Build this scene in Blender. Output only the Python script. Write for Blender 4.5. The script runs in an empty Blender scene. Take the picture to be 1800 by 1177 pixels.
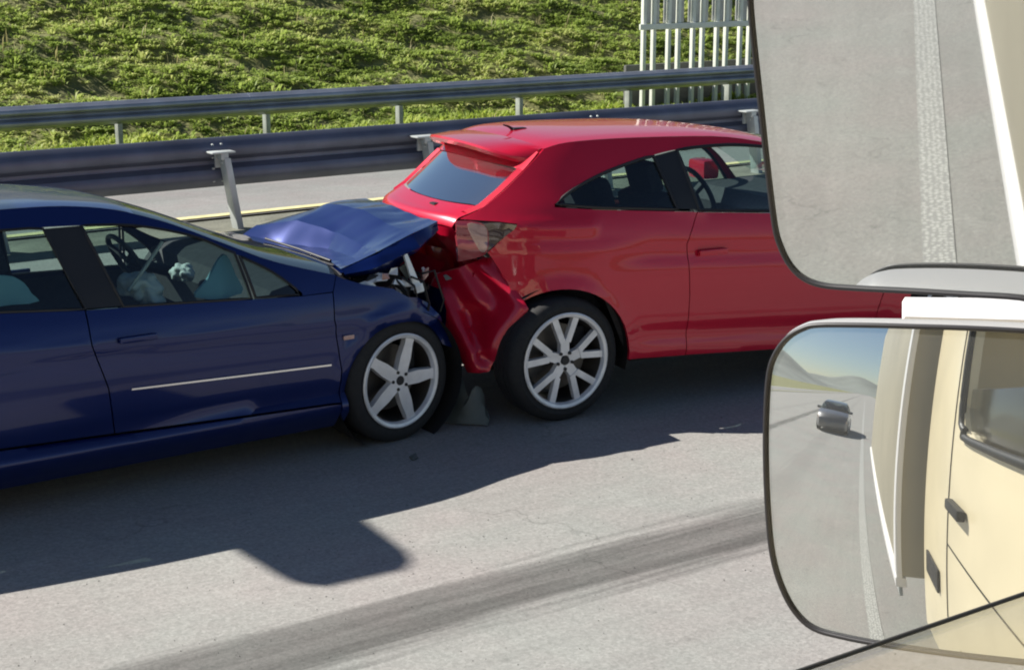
import bpy, bmesh, math, random
import numpy as np
from math import sin, cos, radians, pi, sqrt, atan, tan
from mathutils import Vector, Matrix
from mathutils.geometry import delaunay_2d_cdt
random.seed(7); rng = np.random.default_rng(11)
sc = bpy.context.scene
COL = sc.collection

# ------------------------------------------------------------------ camera
CAM = Vector((0, 0, 2.35)); PITCH = atan(688 / 2800); YAW = radians(34.35)
cd = bpy.data.cameras.new('camera'); cam = bpy.data.objects.new('camera', cd); COL.objects.link(cam)
cam.location = CAM; cam.rotation_euler = (pi / 2 - PITCH, 0, -YAW)
cd.sensor_width = 36; cd.lens = 36 * 2800 / 1800; cd.clip_start = 0.03; cd.clip_end = 5000
sc.camera = cam
# ------------------------------------------------------------------ light
SUN = Vector((-0.80, 0.86, 1.0)).normalized()          # towards the sun
elev = math.asin(SUN.z)
w = bpy.data.worlds.new('World'); sc.world = w; w.use_nodes = True
nt = w.node_tree; bg = nt.nodes['Background']
sky = nt.nodes.new('ShaderNodeTexSky'); sky.sky_type = 'NISHITA'; sky.sun_disc = False
sky.sun_elevation = elev; sky.sun_rotation = math.atan2(SUN.x, SUN.y)
sky.air_density = 0.9; sky.dust_density = 0.25; sky.ozone_density = 2.0
nt.links.new(sky.outputs[0], bg.inputs[0]); bg.inputs[1].default_value = 0.05
sd = bpy.data.lights.new('sun', 'SUN'); sun = bpy.data.objects.new('sun', sd); COL.objects.link(sun)
sd.energy = 5.0; sd.angle = radians(0.27); sd.color = (1.0, 0.955, 0.88)
sun.rotation_euler = SUN.to_track_quat('Z', 'Y').to_euler(); sun.location = (-20, 30, 40)
vs = sc.view_settings; vs.view_transform = 'Standard'; vs.look = 'None'; vs.gamma = 1; vs.use_curve_mapping = False
vs.exposure = 0.8
sc.cycles.filter_width = 2.0
sc.cycles.max_bounces = 10; sc.cycles.transparent_max_bounces = 16

# ------------------------------------------------------------------ materials
def sock(b, n): return b.inputs[n]
def mat(name, col, rough=0.5, metal=0.0, coat=0.0, spec=0.5, noise=None, bump=None, coord='Object'):
    """noise=(scale, amount, detail)  value variation;  bump=(scale, strength, distance)"""
    m = bpy.data.materials.new(name); m.use_nodes = True
    t = m.node_tree; b = t.nodes['Principled BSDF']
    b.inputs['Base Color'].default_value = (*col, 1); b.inputs['Roughness'].default_value = rough
    b.inputs['Metallic'].default_value = metal; b.inputs['Coat Weight'].default_value = coat
    b.inputs['Coat Roughness'].default_value = 0.04; b.inputs['Specular IOR Level'].default_value = spec
    tc = t.nodes.new('ShaderNodeTexCoord')
    if noise:
        n = t.nodes.new('ShaderNodeTexNoise'); n.inputs['Scale'].default_value = noise[0]
        n.inputs['Detail'].default_value = noise[2] if len(noise) > 2 else 4
        t.links.new(tc.outputs[coord], n.inputs['Vector'])
        mr = t.nodes.new('ShaderNodeMapRange'); mr.inputs[1].default_value = 0.25; mr.inputs[2].default_value = 0.75
        mr.inputs[3].default_value = 1 - noise[1]; mr.inputs[4].default_value = 1 + noise[1]
        t.links.new(n.outputs['Fac'], mr.inputs[0])
        mx = t.nodes.new('ShaderNodeVectorMath'); mx.operation = 'SCALE'; mx.inputs[0].default_value = col
        t.links.new(mr.outputs[0], mx.inputs['Scale']); t.links.new(mx.outputs[0], b.inputs['Base Color'])
    if bump:
        n2 = t.nodes.new('ShaderNodeTexNoise'); n2.inputs['Scale'].default_value = bump[0]; n2.inputs['Detail'].default_value = 5
        t.links.new(tc.outputs[coord], n2.inputs['Vector'])
        bp = t.nodes.new('ShaderNodeBump'); bp.inputs['Strength'].default_value = bump[1]; bp.inputs['Distance'].default_value = bump[2]
        t.links.new(n2.outputs['Fac'], bp.inputs['Height']); t.links.new(bp.outputs[0], b.inputs['Normal'])
    return m

def glass_mat(name, tint, ior=1.5, extra=0.0, rough=0.0):
    m = bpy.data.materials.new(name); m.use_nodes = True; t = m.node_tree
    t.nodes.remove(t.nodes['Principled BSDF']); out = t.nodes['Material Output']
    tr = t.nodes.new('ShaderNodeBsdfTransparent'); tr.inputs[0].default_value = (*tint, 1)
    gl = t.nodes.new('ShaderNodeBsdfGlossy'); gl.inputs['Roughness'].default_value = rough
    fr = t.nodes.new('ShaderNodeFresnel')
    ge = t.nodes.new('ShaderNodeNewGeometry'); io = t.nodes.new('ShaderNodeMapRange')      # a thin pane reflects alike from both of its faces
    io.inputs[3].default_value = ior; io.inputs[4].default_value = 1 / ior
    t.links.new(ge.outputs['Backfacing'], io.inputs[0]); t.links.new(io.outputs[0], fr.inputs[0])
    ad = t.nodes.new('ShaderNodeMath'); ad.operation = 'ADD'; ad.use_clamp = True; ad.inputs[1].default_value = extra
    mx = t.nodes.new('ShaderNodeMixShader')
    t.links.new(fr.outputs[0], ad.inputs[0]); t.links.new(ad.outputs[0], mx.inputs[0])
    t.links.new(tr.outputs[0], mx.inputs[1]); t.links.new(gl.outputs[0], mx.inputs[2])
    t.links.new(mx.outputs[0], out.inputs[0])
    return m

def paint(name, col, flake, metal=0.35, rough=0.32):
    m = mat(name, col, rough, metal, coat=flake, spec=.3)
    t = m.node_tree; b = t.nodes['Principled BSDF']
    tc = t.nodes.new('ShaderNodeTexCoord')
    n = t.nodes.new('ShaderNodeTexNoise'); n.inputs['Scale'].default_value = 3.0; n.inputs['Detail'].default_value = 6
    t.links.new(tc.outputs['Object'], n.inputs['Vector'])
    mr = t.nodes.new('ShaderNodeMapRange'); mr.inputs[3].default_value = 0.005; mr.inputs[4].default_value = 0.06
    t.links.new(n.outputs['Fac'], mr.inputs[0]); t.links.new(mr.outputs[0], b.inputs['Coat Roughness'])
    # road dust low on the body
    sx = t.nodes.new('ShaderNodeSeparateXYZ'); t.links.new(tc.outputs['Object'], sx.inputs[0])
    d = t.nodes.new('ShaderNodeMapRange'); d.inputs[1].default_value = 0.1; d.inputs[2].default_value = 0.42; d.inputs[3].default_value = 0.12; d.inputs[4].default_value = 0.0
    t.links.new(sx.outputs['Z'], d.inputs[0])
    n3 = t.nodes.new('ShaderNodeTexNoise'); n3.inputs['Scale'].default_value = 14; n3.inputs['Detail'].default_value = 6; t.links.new(tc.outputs['Object'], n3.inputs['Vector'])
    mm = t.nodes.new('ShaderNodeMath'); mm.operation = 'MULTIPLY'; t.links.new(d.outputs[0], mm.inputs[0]); t.links.new(n3.outputs['Fac'], mm.inputs[1])
    mx = t.nodes.new('ShaderNodeMix'); mx.data_type = 'RGBA'; mx.inputs['A'].default_value = (*col, 1); mx.inputs['B'].default_value = (0.16, 0.14, 0.12, 1)
    t.links.new(mm.outputs[0], mx.inputs['Factor']); t.links.new(mx.outputs['Result'], b.inputs['Base Color'])
    return m

M = {}
M['blue'] = paint('navy_paint', (0.001, 0.011, 0.098), .65, 0.4, 0.30)
M['red'] = paint('red_paint', (0.53, 0.004, 0.030), .8, 0.2, 0.34)
M['greycar'] = paint('grey_paint', (0.13, 0.13, 0.14), 1.0, 0.3, 0.34)
M['black'] = mat('black_plastic', (0.012, 0.012, 0.014), 0.5)
M['dark'] = mat('dark_underbody', (0.008, 0.008, 0.009), 0.85)
M['trim'] = mat('dark_interior', (0.045, 0.045, 0.05), 0.8, noise=(30, .3))
M['seat'] = mat('seat_cloth', (0.02, 0.022, 0.03), 0.9, noise=(60, .35))
M['airbag'] = mat('airbag_cloth', (0.86, 0.88, 0.86), 0.8, bump=(25, .5, .01))
M['glass'] = glass_mat('car_glass', (0.58, 0.70, 0.68), extra=.03)
M['screen'] = glass_mat('windscreen_glass', (0.36, 0.46, 0.45), extra=.04)
M['rearglass'] = glass_mat('rear_glass', (0.30, 0.42, 0.42), extra=.68)
M['rubber'] = mat('tyre_rubber', (0.014, 0.014, 0.015), 0.8, noise=(40, .3), bump=(150, .2, .003))
M['alloy'] = mat('alloy', (0.72, 0.725, 0.74), 0.38, 0.35, noise=(9, .2, 7))
M['disc'] = mat('brake_disc', (0.12, 0.11, 0.10), 0.5, 0.8)
M['chrome'] = mat('chrome', (0.8, 0.8, 0.82), 0.16, 1.0)
M['silverbit'] = mat('broken_lamp_plastic', (0.68, 0.7, 0.72), 0.3, 0.3, bump=(40, .5, .01))
M['lampred'] = mat('tail_lamp_red', (0.25, 0.01, 0.015), 0.08, coat=1)
M['lampclear'] = mat('tail_lamp_clear', (0.40, 0.24, 0.22), 0.12, .2, coat=1)
M['lamppink'] = mat('tail_lamp_pink', (0.30, 0.03, 0.045), 0.1, .15, coat=1)
M['lampsmoke'] = mat('tail_lamp_smoked', (0.05, 0.022, 0.022), 0.1, coat=1)
M['galv'] = mat('galvanised_steel', (0.36, 0.38, 0.44), 0.36, 0.65, noise=(3, .2, 8))
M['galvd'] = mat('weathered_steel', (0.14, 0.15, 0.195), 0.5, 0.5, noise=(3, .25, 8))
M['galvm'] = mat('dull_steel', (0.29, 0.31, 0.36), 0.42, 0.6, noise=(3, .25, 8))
M['galvp'] = mat('post_steel', (0.34, 0.36, 0.33), 0.55, 0.3, noise=(6, .25, 8))
M['galvl'] = mat('galvanised_steel_pale', (0.52, 0.55, 0.53), 0.5, 0.3, noise=(6, .2, 8))
M['whitefence'] = mat('white_coated_steel', (0.72, 0.74, 0.66), 0.5, noise=(4, .12, 6))
M['greyplate'] = mat('grey_plastic', (0.085, 0.10, 0.095), 0.6, noise=(8, .3, 6), bump=(20, .3, .01))
M['cream'] = mat('cream_paint', (0.86, 0.74, 0.50), 0.38, coat=.4, noise=(3, .10, 8))
M['boxside'] = mat('cargo_box_skin', (0.40, 0.36, 0.27), 0.5, noise=(1.5, .12, 6))
M['white'] = mat('white_paint', (0.86, 0.84, 0.83), 0.4)
M['rim_dark'] = mat('mirror_rim', (0.018, 0.017, 0.02), 0.45)
M['rim_grey'] = mat('mirror_housing', (0.33, 0.33, 0.34), 0.45)
M['mirror'] = mat('mirror_silver', (0.68, 0.70, 0.69), 0.012, 0.93, noise=(6, .04, 5))
M['pane'] = glass_mat('door_glass', (0.84, 0.85, 0.85), extra=.07, rough=.12)
M['glass_rim'] = mat('glass_edge_seal', (.05, .048, .045), .5)
M['dirt'] = mat('dirt_gray', (0.07, 0.06, 0.05), 0.9)

def road_mat(name, base, bands, streak=True):
    m = bpy.data.materials.new(name); m.use_nodes = True; t = m.node_tree; b = t.nodes['Principled BSDF']; L = t.links.new
    b.inputs['Roughness'].default_value = 0.85; b.inputs['Specular IOR Level'].default_value = 0.25
    tc = t.nodes.new('ShaderNodeTexCoord'); sx = t.nodes.new('ShaderNodeSeparateXYZ'); L(tc.outputs['Object'], sx.inputs[0])
    def nz(scale, detail, vec=None, rough=.6):
        n = t.nodes.new('ShaderNodeTexNoise'); n.inputs['Scale'].default_value = scale; n.inputs['Detail'].default_value = detail; n.inputs['Roughness'].default_value = rough
        L(vec if vec else tc.outputs['Object'], n.inputs['Vector']); return n.outputs['Fac']
    def mr(v, a, b_, c, d):
        n = t.nodes.new('ShaderNodeMapRange'); L(v, n.inputs[0])
        for i, x in enumerate((a, b_, c, d)): n.inputs[i + 1].default_value = x
        return n.outputs[0]
    def mul(a, b_, op='MULTIPLY'):
        n = t.nodes.new('ShaderNodeMath'); n.operation = op; L(a, n.inputs[0])
        if isinstance(b_, (int, float)): n.inputs[1].default_value = b_
        else: L(b_, n.inputs[1])
        return n.outputs[0]
    mp = t.nodes.new('ShaderNodeMapping'); mp.inputs['Scale'].default_value = (0.35, 7.0, 1); L(tc.outputs['Object'], mp.inputs[0])
    streaks = nz(1.6, 6, mp.outputs[0])
    fac = mul(mr(nz(0.6, 5), .3, .7, .93, 1.07), mr(nz(42, 6, rough=.85), .25, .75, .74, 1.26))
    vo = t.nodes.new('ShaderNodeTexVoronoi'); vo.inputs['Scale'].default_value = 90; L(tc.outputs['Object'], vo.inputs['Vector'])
    fac = mul(fac, mr(vo.outputs['Color'], 0, 1, .86, 1.14))
    # dark rubber / dirt bands along the lane
    for (y, hw, amt) in bands:
        wob = mr(streaks, .3, .7, -hw * .45, hw * .45)
        dy = mul(mul(sx.outputs['Y'], -y, 'ADD'), wob, 'ADD')
        ab = t.nodes.new('ShaderNodeMath'); ab.operation = 'ABSOLUTE'; L(dy, ab.inputs[0])
        k = mr(ab.outputs[0], hw * .62, hw * 1.2, amt, 0)
        k2 = mul(k, mr(streaks, .32, .62, .55, 1.0))
        inv = t.nodes.new('ShaderNodeMath'); inv.operation = 'SUBTRACT'; inv.inputs[0].default_value = 1; L(k2, inv.inputs[1])
        fac = mul(fac, inv.outputs[0])
    # hairline cracks, broken up
    wv = t.nodes.new('ShaderNodeVectorMath'); wv.operation = 'ADD'; L(tc.outputs['Object'], wv.inputs[0])
    nc = t.nodes.new('ShaderNodeTexNoise'); nc.inputs['Scale'].default_value = 2.5; nc.inputs['Detail'].default_value = 6; L(tc.outputs['Object'], nc.inputs['Vector'])
    L(nc.outputs['Color'], wv.inputs[1])
    ck = t.nodes.new('ShaderNodeTexVoronoi'); ck.feature = 'DISTANCE_TO_EDGE'; ck.inputs['Scale'].default_value = .42; L(wv.outputs[0], ck.inputs['Vector'])
    cm = mul(mr(ck.outputs['Distance'], .002, .006, .22, 0), mr(nz(.9, 3), .52, .62, 0, 1))
    ic = t.nodes.new('ShaderNodeMath'); ic.operation = 'SUBTRACT'; ic.inputs[0].default_value = 1; L(cm, ic.inputs[1]); fac = mul(fac, ic.outputs[0])
    # pale worn patches and dark drips
    fac = mul(fac, mr(nz(3.2, 7), .55, .75, 1.0, 1.12)); fac = mul(fac, mr(nz(5.5, 2), .68, .76, 1.0, .80))
    fac = mul(fac, mr(streaks, .3, .7, .95, 1.05))
    hue = t.nodes.new('ShaderNodeMix'); hue.data_type = 'RGBA'
    hue.inputs['A'].default_value = (base[0] * 1.02, base[1] * .97, base[2] * .95, 1); hue.inputs['B'].default_value = (base[0] * .98, base[1] * 1.02, base[2] * .98, 1)
    L(mr(nz(1.1, 4), .35, .65, 0, 1), hue.inputs['Factor'])
    vm = t.nodes.new('ShaderNodeVectorMath'); vm.operation = 'SCALE'; L(hue.outputs['Result'], vm.inputs[0]); L(fac, vm.inputs['Scale'])
    L(vm.outputs[0], b.inputs['Base Color'])
    bp = t.nodes.new('ShaderNodeBump'); bp.inputs['Strength'].default_value = .35; bp.inputs['Distance'].default_value = .006
    L(nz(120, 4, rough=.8), bp.inputs['Height']); L(bp.outputs[0], b.inputs['Normal'])
    return m
M['road'] = road_mat('pale_asphalt', (0.298, 0.289, 0.279), [(4.58, .22, .66), (6.4, .3, .10), (2.3, .3, .12)])
M['road2'] = road_mat('pale_asphalt_far', (0.25, 0.245, 0.24), [(14.6, .35, .14), (16.2, .35, .12)])

def line_mat(name, col, dots=False):
    m = mat(name, col, .7, noise=(9, .22, 7))
    if dots:
        t = m.node_tree; b = t.nodes['Principled BSDF']; L = t.links.new
        vo = t.nodes.new('ShaderNodeTexVoronoi'); vo.inputs['Scale'].default_value = 40
        vo.inputs['Randomness'].default_value = .55
        tc = t.nodes.new('ShaderNodeTexCoord'); L(tc.outputs['Object'], vo.inputs['Vector'])
        mr = t.nodes.new('ShaderNodeMapRange'); mr.inputs[1].default_value = .30; mr.inputs[2].default_value = .44; mr.inputs[3].default_value = 0; mr.inputs[4].default_value = 1
        L(vo.outputs['Distance'], mr.inputs[0])
        mx = t.nodes.new('ShaderNodeMix'); mx.data_type = 'RGBA'; mx.inputs['A'].default_value = (*col, 1); mx.inputs['B'].default_value = (.30, .295, .28, 1)
        L(mr.outputs[0], mx.inputs['Factor']); L(mx.outputs['Result'], b.inputs['Base Color'])
    return m
M['whiteline'] = line_mat('white_road_paint', (0.62, 0.62, 0.58))
M['dotline'] = line_mat('white_dotted_road_paint', (0.50, 0.50, 0.46), True)
M['yellowline'] = line_mat('yellow_road_paint', (0.66, 0.60, 0.30))

def leaf_mat(name, c0, c1, c2):
    m = bpy.data.materials.new(name); m.use_nodes = True; t = m.node_tree; b = t.nodes['Principled BSDF']; L = t.links.new
    a = t.nodes.new('ShaderNodeAttribute'); a.attribute_name = 'tint'
    r = t.nodes.new('ShaderNodeValToRGB'); e = r.color_ramp.elements
    e[0].position = 0; e[0].color = (*c0, 1); e[1].position = 1; e[1].color = (*c2, 1)
    k = e.new(.5); k.color = (*c1, 1)
    L(a.outputs['Fac'], r.inputs[0]); L(r.outputs[0], b.inputs['Base Color']); b.inputs['Roughness'].default_value = .55; b.inputs['Specular IOR Level'].default_value = .3
    tl = t.nodes.new('ShaderNodeBsdfTranslucent'); L(r.outputs[0], tl.inputs[0])
    mx = t.nodes.new('ShaderNodeMixShader'); mx.inputs[0].default_value = .45
    L(b.outputs[0], mx.inputs[1]); L(tl.outputs[0], mx.inputs[2]); L(mx.outputs[0], t.nodes['Material Output'].inputs[0])
    return m
M['weeds'] = leaf_mat('bank_leaves', (0.13, 0.19, 0.035), (0.36, 0.46, 0.10), (0.62, 0.62, 0.26))
M['grass'] = leaf_mat('verge_blades', (0.17, 0.25, 0.03), (0.38, 0.48, 0.07), (0.56, 0.56, 0.18))
M['soilgreen'] = mat('grassed_soil', (0.14, 0.14, 0.045), .95, noise=(1.3, .4, 9), bump=(6, .8, .1))
M['hill'] = mat('hazy_hill', (0.20, 0.22, 0.20), 1.0, noise=(.02, .25, 6))

# ------------------------------------------------------------------ mesh helpers
def link(o, parent=None):
    COL.objects.link(o)
    if parent: o.parent = parent
    return o
def mo(name, v, f, m, parent=None, sharp=35, flat=False):
    me = bpy.data.meshes.new(name); me.from_pydata([tuple(map(float, p)) for p in v], [], f); me.update()
    if not flat:
        me.polygons.foreach_set('use_smooth', [True] * len(me.polygons))
        if sharp: me.set_sharp_from_angle(angle=radians(sharp))
    me.materials.append(M[m] if isinstance(m, str) else m)
    return link(bpy.data.objects.new(name, me), parent)
def tag(o, label, cat, group=None, kind=None):
    if label: o['label'] = label
    if cat: o['category'] = cat
    if group: o['group'] = group
    if kind: o['kind'] = kind
    return o
def empty(name, loc, rz=0):
    o = bpy.data.objects.new(name, None); COL.objects.link(o); o.location = loc; o.rotation_euler = (0, 0, rz); o.empty_display_size = .2
    return o
class MB:
    def __init__(s): s.v = []; s.f = []
    def add(s, v, f):
        n = len(s.v); s.v += [tuple(p) for p in v]; s.f += [tuple(i + n for i in q) for q in f]; return s
    def box(s, a, b, mtx=None):
        x0, y0, z0 = a; x1, y1, z1 = b
        v = [Vector(p) for p in ((x0, y0, z0), (x1, y0, z0), (x1, y1, z0), (x0, y1, z0), (x0, y0, z1), (x1, y0, z1), (x1, y1, z1), (x0, y1, z1))]
        if mtx: v = [mtx @ p for p in v]
        return s.add(v, [(0, 3, 2, 1), (4, 5, 6, 7), (0, 1, 5, 4), (1, 2, 6, 5), (2, 3, 7, 6), (3, 0, 4, 7)])
    def cbox(s, c, h, bev=0.0, mtx=None):
        """chamfered box: centre c, half sizes h"""
        bm = bmesh.new(); bmesh.ops.create_cube(bm, size=2)
        for q in bm.verts: q.co = Vector((q.co.x * h[0], q.co.y * h[1], q.co.z * h[2]))
        if bev: bmesh.ops.bevel(bm, geom=bm.edges[:], offset=bev, segments=2, affect='EDGES', profile=.6)
        bm.verts.index_update(); m4 = mtx or Matrix.Identity(4); c = Vector(c)
        s.add([m4 @ (q.co + c) for q in bm.verts], [tuple(q.index for q in fc.verts) for fc in bm.faces]); bm.free(); return s
    def tube(s, pts, r, n=8, closed=False, cap=True):
        P = [Vector(p) for p in pts]; rings = []; N = len(P); ref = None
        for i, p in enumerate(P):
            a = P[i - 1] if (i > 0 or closed) else p; b = P[(i + 1) % N] if (i < N - 1 or closed) else p
            t = (b - a)
            if t.length < 1e-9: t = Vector((0, 0, 1))
            t.normalize()
            if ref is None: ref = t.orthogonal().normalized()
            ref = (ref - t * ref.dot(t))
            ref = ref.normalized() if ref.length > 1e-6 else t.orthogonal().normalized()
            bi = t.cross(ref); rr = r[i] if isinstance(r, (list, tuple)) else r
            rings.append([p + (ref * cos(2 * pi * k / n) + bi * sin(2 * pi * k / n)) * rr for k in range(n)])
        v = [q for rg in rings for q in rg]; f = []
        for i in range(N if closed else N - 1):
            j = (i + 1) % N
            for k in range(n): f.append((i * n + k, i * n + (k + 1) % n, j * n + (k + 1) % n, j * n + k))
        if cap and not closed: f.append(tuple(range(n - 1, -1, -1))); f.append(tuple((N - 1) * n + k for k in range(n)))
        return s.add(v, f)
    def lathe_y(s, prof, n=40, c=(0, 0)):
        """profile of (radius, y) round the y axis through (cx, cz)"""
        v = []; f = []; K = len(prof)
        for i in range(n):
            a = 2 * pi * i / n
            for r, y in prof: v.append((c[0] + r * cos(a), y, c[1] + r * sin(a)))
        for i in range(n):
            j = (i + 1) % n
            for k in range(K - 1): f.append((i * K + k, i * K + k + 1, j * K + k + 1, j * K + k))
        return s.add(v, f)
    def arch_y(s, r, y0, y1, c, a0=-15, a1=195, n=26):
        A = [(c[0] + r * cos(radians(a0 + (a1 - a0) * i / n)), c[1] + r * sin(radians(a0 + (a1 - a0) * i / n))) for i in range(n + 1)]
        return s.loft([[(x, y0, z) for x, z in A], [(x, y1, z) for x, z in A]])
    def prism_y(s, poly, y0, y1, inset=0.0):
        """polygon in (x, z) extruded along y; the y0 face may be smaller (bevel)"""
        n = len(poly); cx = sum(p[0] for p in poly) / n; cz = sum(p[1] for p in poly) / n
        A = [(cx + (x - cx) * (1 - inset), y0, cz + (z - cz) * (1 - inset)) for x, z in poly]; B = [(x, y1, z) for x, z in poly]
        return s.add(A + B, [tuple(range(n)), tuple(range(2 * n - 1, n - 1, -1))] + [(i, i + n, (i + 1) % n + n, (i + 1) % n) for i in range(n)])
    def loft(s, rows, closed=False):
        n = len(rows[0]); v = [p for r in rows for p in r]; f = []
        for i in range(len(rows) - 1):
            for k in range(n if closed else n - 1):
                f.append((i * n + k, i * n + (k + 1) % n, (i + 1) * n + (k + 1) % n, (i + 1) * n + k))
        return s.add(v, f)
    def build(s, name, m, parent=None, sharp=35, flat=False): return mo(name, s.v, s.f, m, parent, sharp, flat)

def smooth_curve(K):
    xs = [k[0] for k in K]; ys = [k[1] for k in K]; n = len(K)
    d = [0] * n
    for i in range(1, n - 1):
        a = (ys[i] - ys[i - 1]) / (xs[i] - xs[i - 1]); b = (ys[i + 1] - ys[i]) / (xs[i + 1] - xs[i]); d[i] = 0 if a * b < 0 else (a + b) / 2
    d[0] = (ys[1] - ys[0]) / (xs[1] - xs[0]); d[-1] = (ys[-1] - ys[-2]) / (xs[-1] - xs[-2])
    def fn(x):
        if x <= xs[0]: return ys[0] + d[0] * (x - xs[0])
        if x >= xs[-1]: return ys[-1] + d[-1] * (x - xs[-1])
        for i in range(n - 1):
            if x <= xs[i + 1]:
                h = xs[i + 1] - xs[i]; t = (x - xs[i]) / h
                return (2*t**3-3*t*t+1)*ys[i] + (t**3-2*t*t+t)*h*d[i] + (-2*t**3+3*t*t)*ys[i+1] + (t**3-t*t)*h*d[i+1]
    return fn
def resample(poly, step, closed=True):
    out = []; n = len(poly)
    for i in range(n if closed else n - 1):
        a = poly[i]; b = poly[(i + 1) % n]; L = math.hypot(b[0] - a[0], b[1] - a[1]); k = max(1, int(round(L / step)))
        for j in range(k): out.append((a[0] + (b[0] - a[0]) * j / k, a[1] + (b[1] - a[1]) * j / k))
    if not closed: out.append(poly[-1])
    return out
def round_curve(pts, sub=4, closed=False):
    """Catmull-Rom through the points"""
    n = len(pts); out = []
    for i in range(n if closed else n - 1):
        g = lambda k: pts[k % n] if closed else pts[min(max(k, 0), n - 1)]
        p0, p1, p2, p3 = g(i - 1), g(i), g(i + 1), g(i + 2)
        for j in range(sub):
            t = j / sub
            out.append(tuple(.5 * (2*b + (c-a)*t + (2*a-5*b+4*c-d)*t*t + (3*b-a-3*c+d)*t**3) for a, b, c, d in zip(p0, p1, p2, p3)))
    if not closed: out.append(tuple(pts[-1]))
    return out
def area2(p): return sum(p[i][0] * p[(i + 1) % len(p)][1] - p[(i + 1) % len(p)][0] * p[i][1] for i in range(len(p)))
def inset_poly(p, d):
    if area2(p) < 0: p = p[::-1]
    n = len(p); out = []
    for i in range(n):
        a = Vector(p[i - 1]); b = Vector(p[i]); c = Vector(p[(i + 1) % n])
        e1 = (b - a).normalized() if (b - a).length > 1e-9 else Vector((1, 0)); e2 = (c - b).normalized() if (c - b).length > 1e-9 else e1
        n1 = Vector((-e1.y, e1.x)); n2 = Vector((-e2.y, e2.x)); k = n1 + n2
        k = k / max(k.length_squared, .6) * 2 if k.length > 1e-6 else n1
        q = b + k * d; out.append((q.x, q.y))
    return out
def inside(pt, poly):
    x, y = pt; c = False; n = len(poly); j = n - 1
    for i in range(n):
        xi, yi = poly[i]; xj, yj = poly[j]
        if (yi > y) != (yj > y) and x < (xj - xi) * (y - yi) / (yj - yi) + xi: c = not c
        j = i
    return c
def triangulate(poly, step):
    """fine Delaunay mesh of a 2-D polygon; returns points and ccw triangles, and the boundary loop"""
    if area2(poly) < 0: poly = poly[::-1]
    b = resample(poly, step); P = np.array(b)
    xs = np.arange(P[:, 0].min(), P[:, 0].max(), step); ys = np.arange(P[:, 1].min(), P[:, 1].max(), step * .87); g = []
    for j, y in enumerate(ys):
        for x in xs + (step / 2 if j % 2 else 0):
            if inside((x, y), poly) and ((P - (x, y)) ** 2).sum(1).min() > (.55 * step) ** 2: g.append((x, y))
    V = [Vector(q) for q in b + g]; n = len(b)
    r = delaunay_2d_cdt(V, [(i, (i + 1) % n) for i in range(n)], [], 0, 1e-6)
    vo, fo = r[0], r[2]; tr = []
    for f in fo:
        c = ((vo[f[0]].x + vo[f[1]].x + vo[f[2]].x) / 3, (vo[f[0]].y + vo[f[1]].y + vo[f[2]].y) / 3)
        if inside(c, poly):
            a, bb, cc = (vo[i] for i in f)
            tr.append(tuple(f) if (bb - a).cross(cc - a) > 0 else (f[0], f[2], f[1]))
    return [(q.x, q.y) for q in vo], tr
WAIST = [.85]
def waist(z): return z - .13 * math.exp(-((z - WAIST[0]) / .13) ** 2)
def panel(name, poly, yf, m, parent, W=None, step=.05, depth=.018, gap=.003, off=0.0, sides=(0, 1), sharp=40):
    """body panel: (x, z) outline laid on the side surface y = yf(x, z); second copy mirrored to the far side"""
    if gap: poly = inset_poly(poly, gap)
    P, T = triangulate(poly, step); out = []
    cnt = {}
    for t in T:
        for i in range(3):
            e = (t[i], t[(i + 1) % 3]); cnt[e] = cnt.get(e, 0) + 1
    bd = [e for e in cnt if (e[1], e[0]) not in cnt]
    for s in sides:
        Y = [yf(x, z) + off for x, z in P]
        V = [(x, y, z) if s == 0 else (x, W - y, waist(z)) for (x, z), y in zip(P, Y)]
        F = [t if s == 0 else t[::-1] for t in T]
        if depth:
            idx = {}
            for e in bd:
                for i in e:
                    if i not in idx: idx[i] = len(V); V.append((P[i][0], Y[i] + depth, P[i][1]) if s == 0 else (P[i][0], W - Y[i] - depth, waist(P[i][1])))
            for a, b in bd:
                q = (b, a, idx[a], idx[b]); F.append(q if s == 0 else q[::-1])
        out.append(mo(name, V, F, m, parent, sharp))
    return out

# ------------------------------------------------------------------ the setting
def gz(y):
    return float(np.interp(y, [-60, 12.7, 17.0, 19.4, 20.3, 33, 38, 400], [0, 0, -.10, -.28, -.22, 3.9, 4.6, 5.0]))
def sheet(name, xs, ys, zf, m, parent=None, kind='structure'):
    rows = [[(x, y, zf(x, y)) for y in ys] for x in xs]
    f = []; n = len(ys)
    for i in range(len(xs) - 1):
        for k in range(n - 1): f.append((i * n + k, (i + 1) * n + k, (i + 1) * n + k + 1, i * n + k + 1))
    o = mo(name, [p for r in rows for p in r], f, m, parent, None)
    if kind and not parent: o['kind'] = kind
    return o
XS = list(np.linspace(-400, 400, 41))
sheet('ground', [-1500, 1500], [-1500, -9, -8.9, 400], lambda x, y: -.55 if y > -9 else -.3, 'soilgreen')
road = sheet('road', [-900, 900], [-9.0, 11.9], lambda x, y: 0.0, 'road')
sheet('opposite_road', [-900, 900], [12.95, 17.0], lambda x, y: gz(y) + .003, 'road2')
sheet('median_strip', [-900, 900], [11.9, 12.95], lambda x, y: .0 - .02 * (y > 12.8), mat('median_gravel', (.17, .17, .13), .95, noise=(3, .35, 9), bump=(40, .6, .02)))
def strip(name, x0, x1, y0, y1, z, m, parent): return mo(name, [(x0, y0, z), (x1, y0, z), (x1, y1, z), (x0, y1, z)], [(0, 1, 2, 3)], m, parent)
strip('edge_line', -300, 300, 12.98, 13.10, .006, 'yellowline', road)
strip('edge_line', -300, 300, 16.62, 16.80, gz(16.7) + .006, 'whiteline', road)
strip('dotted_line', -200, 60, .525, .65, .005, 'dotline', road)
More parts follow.
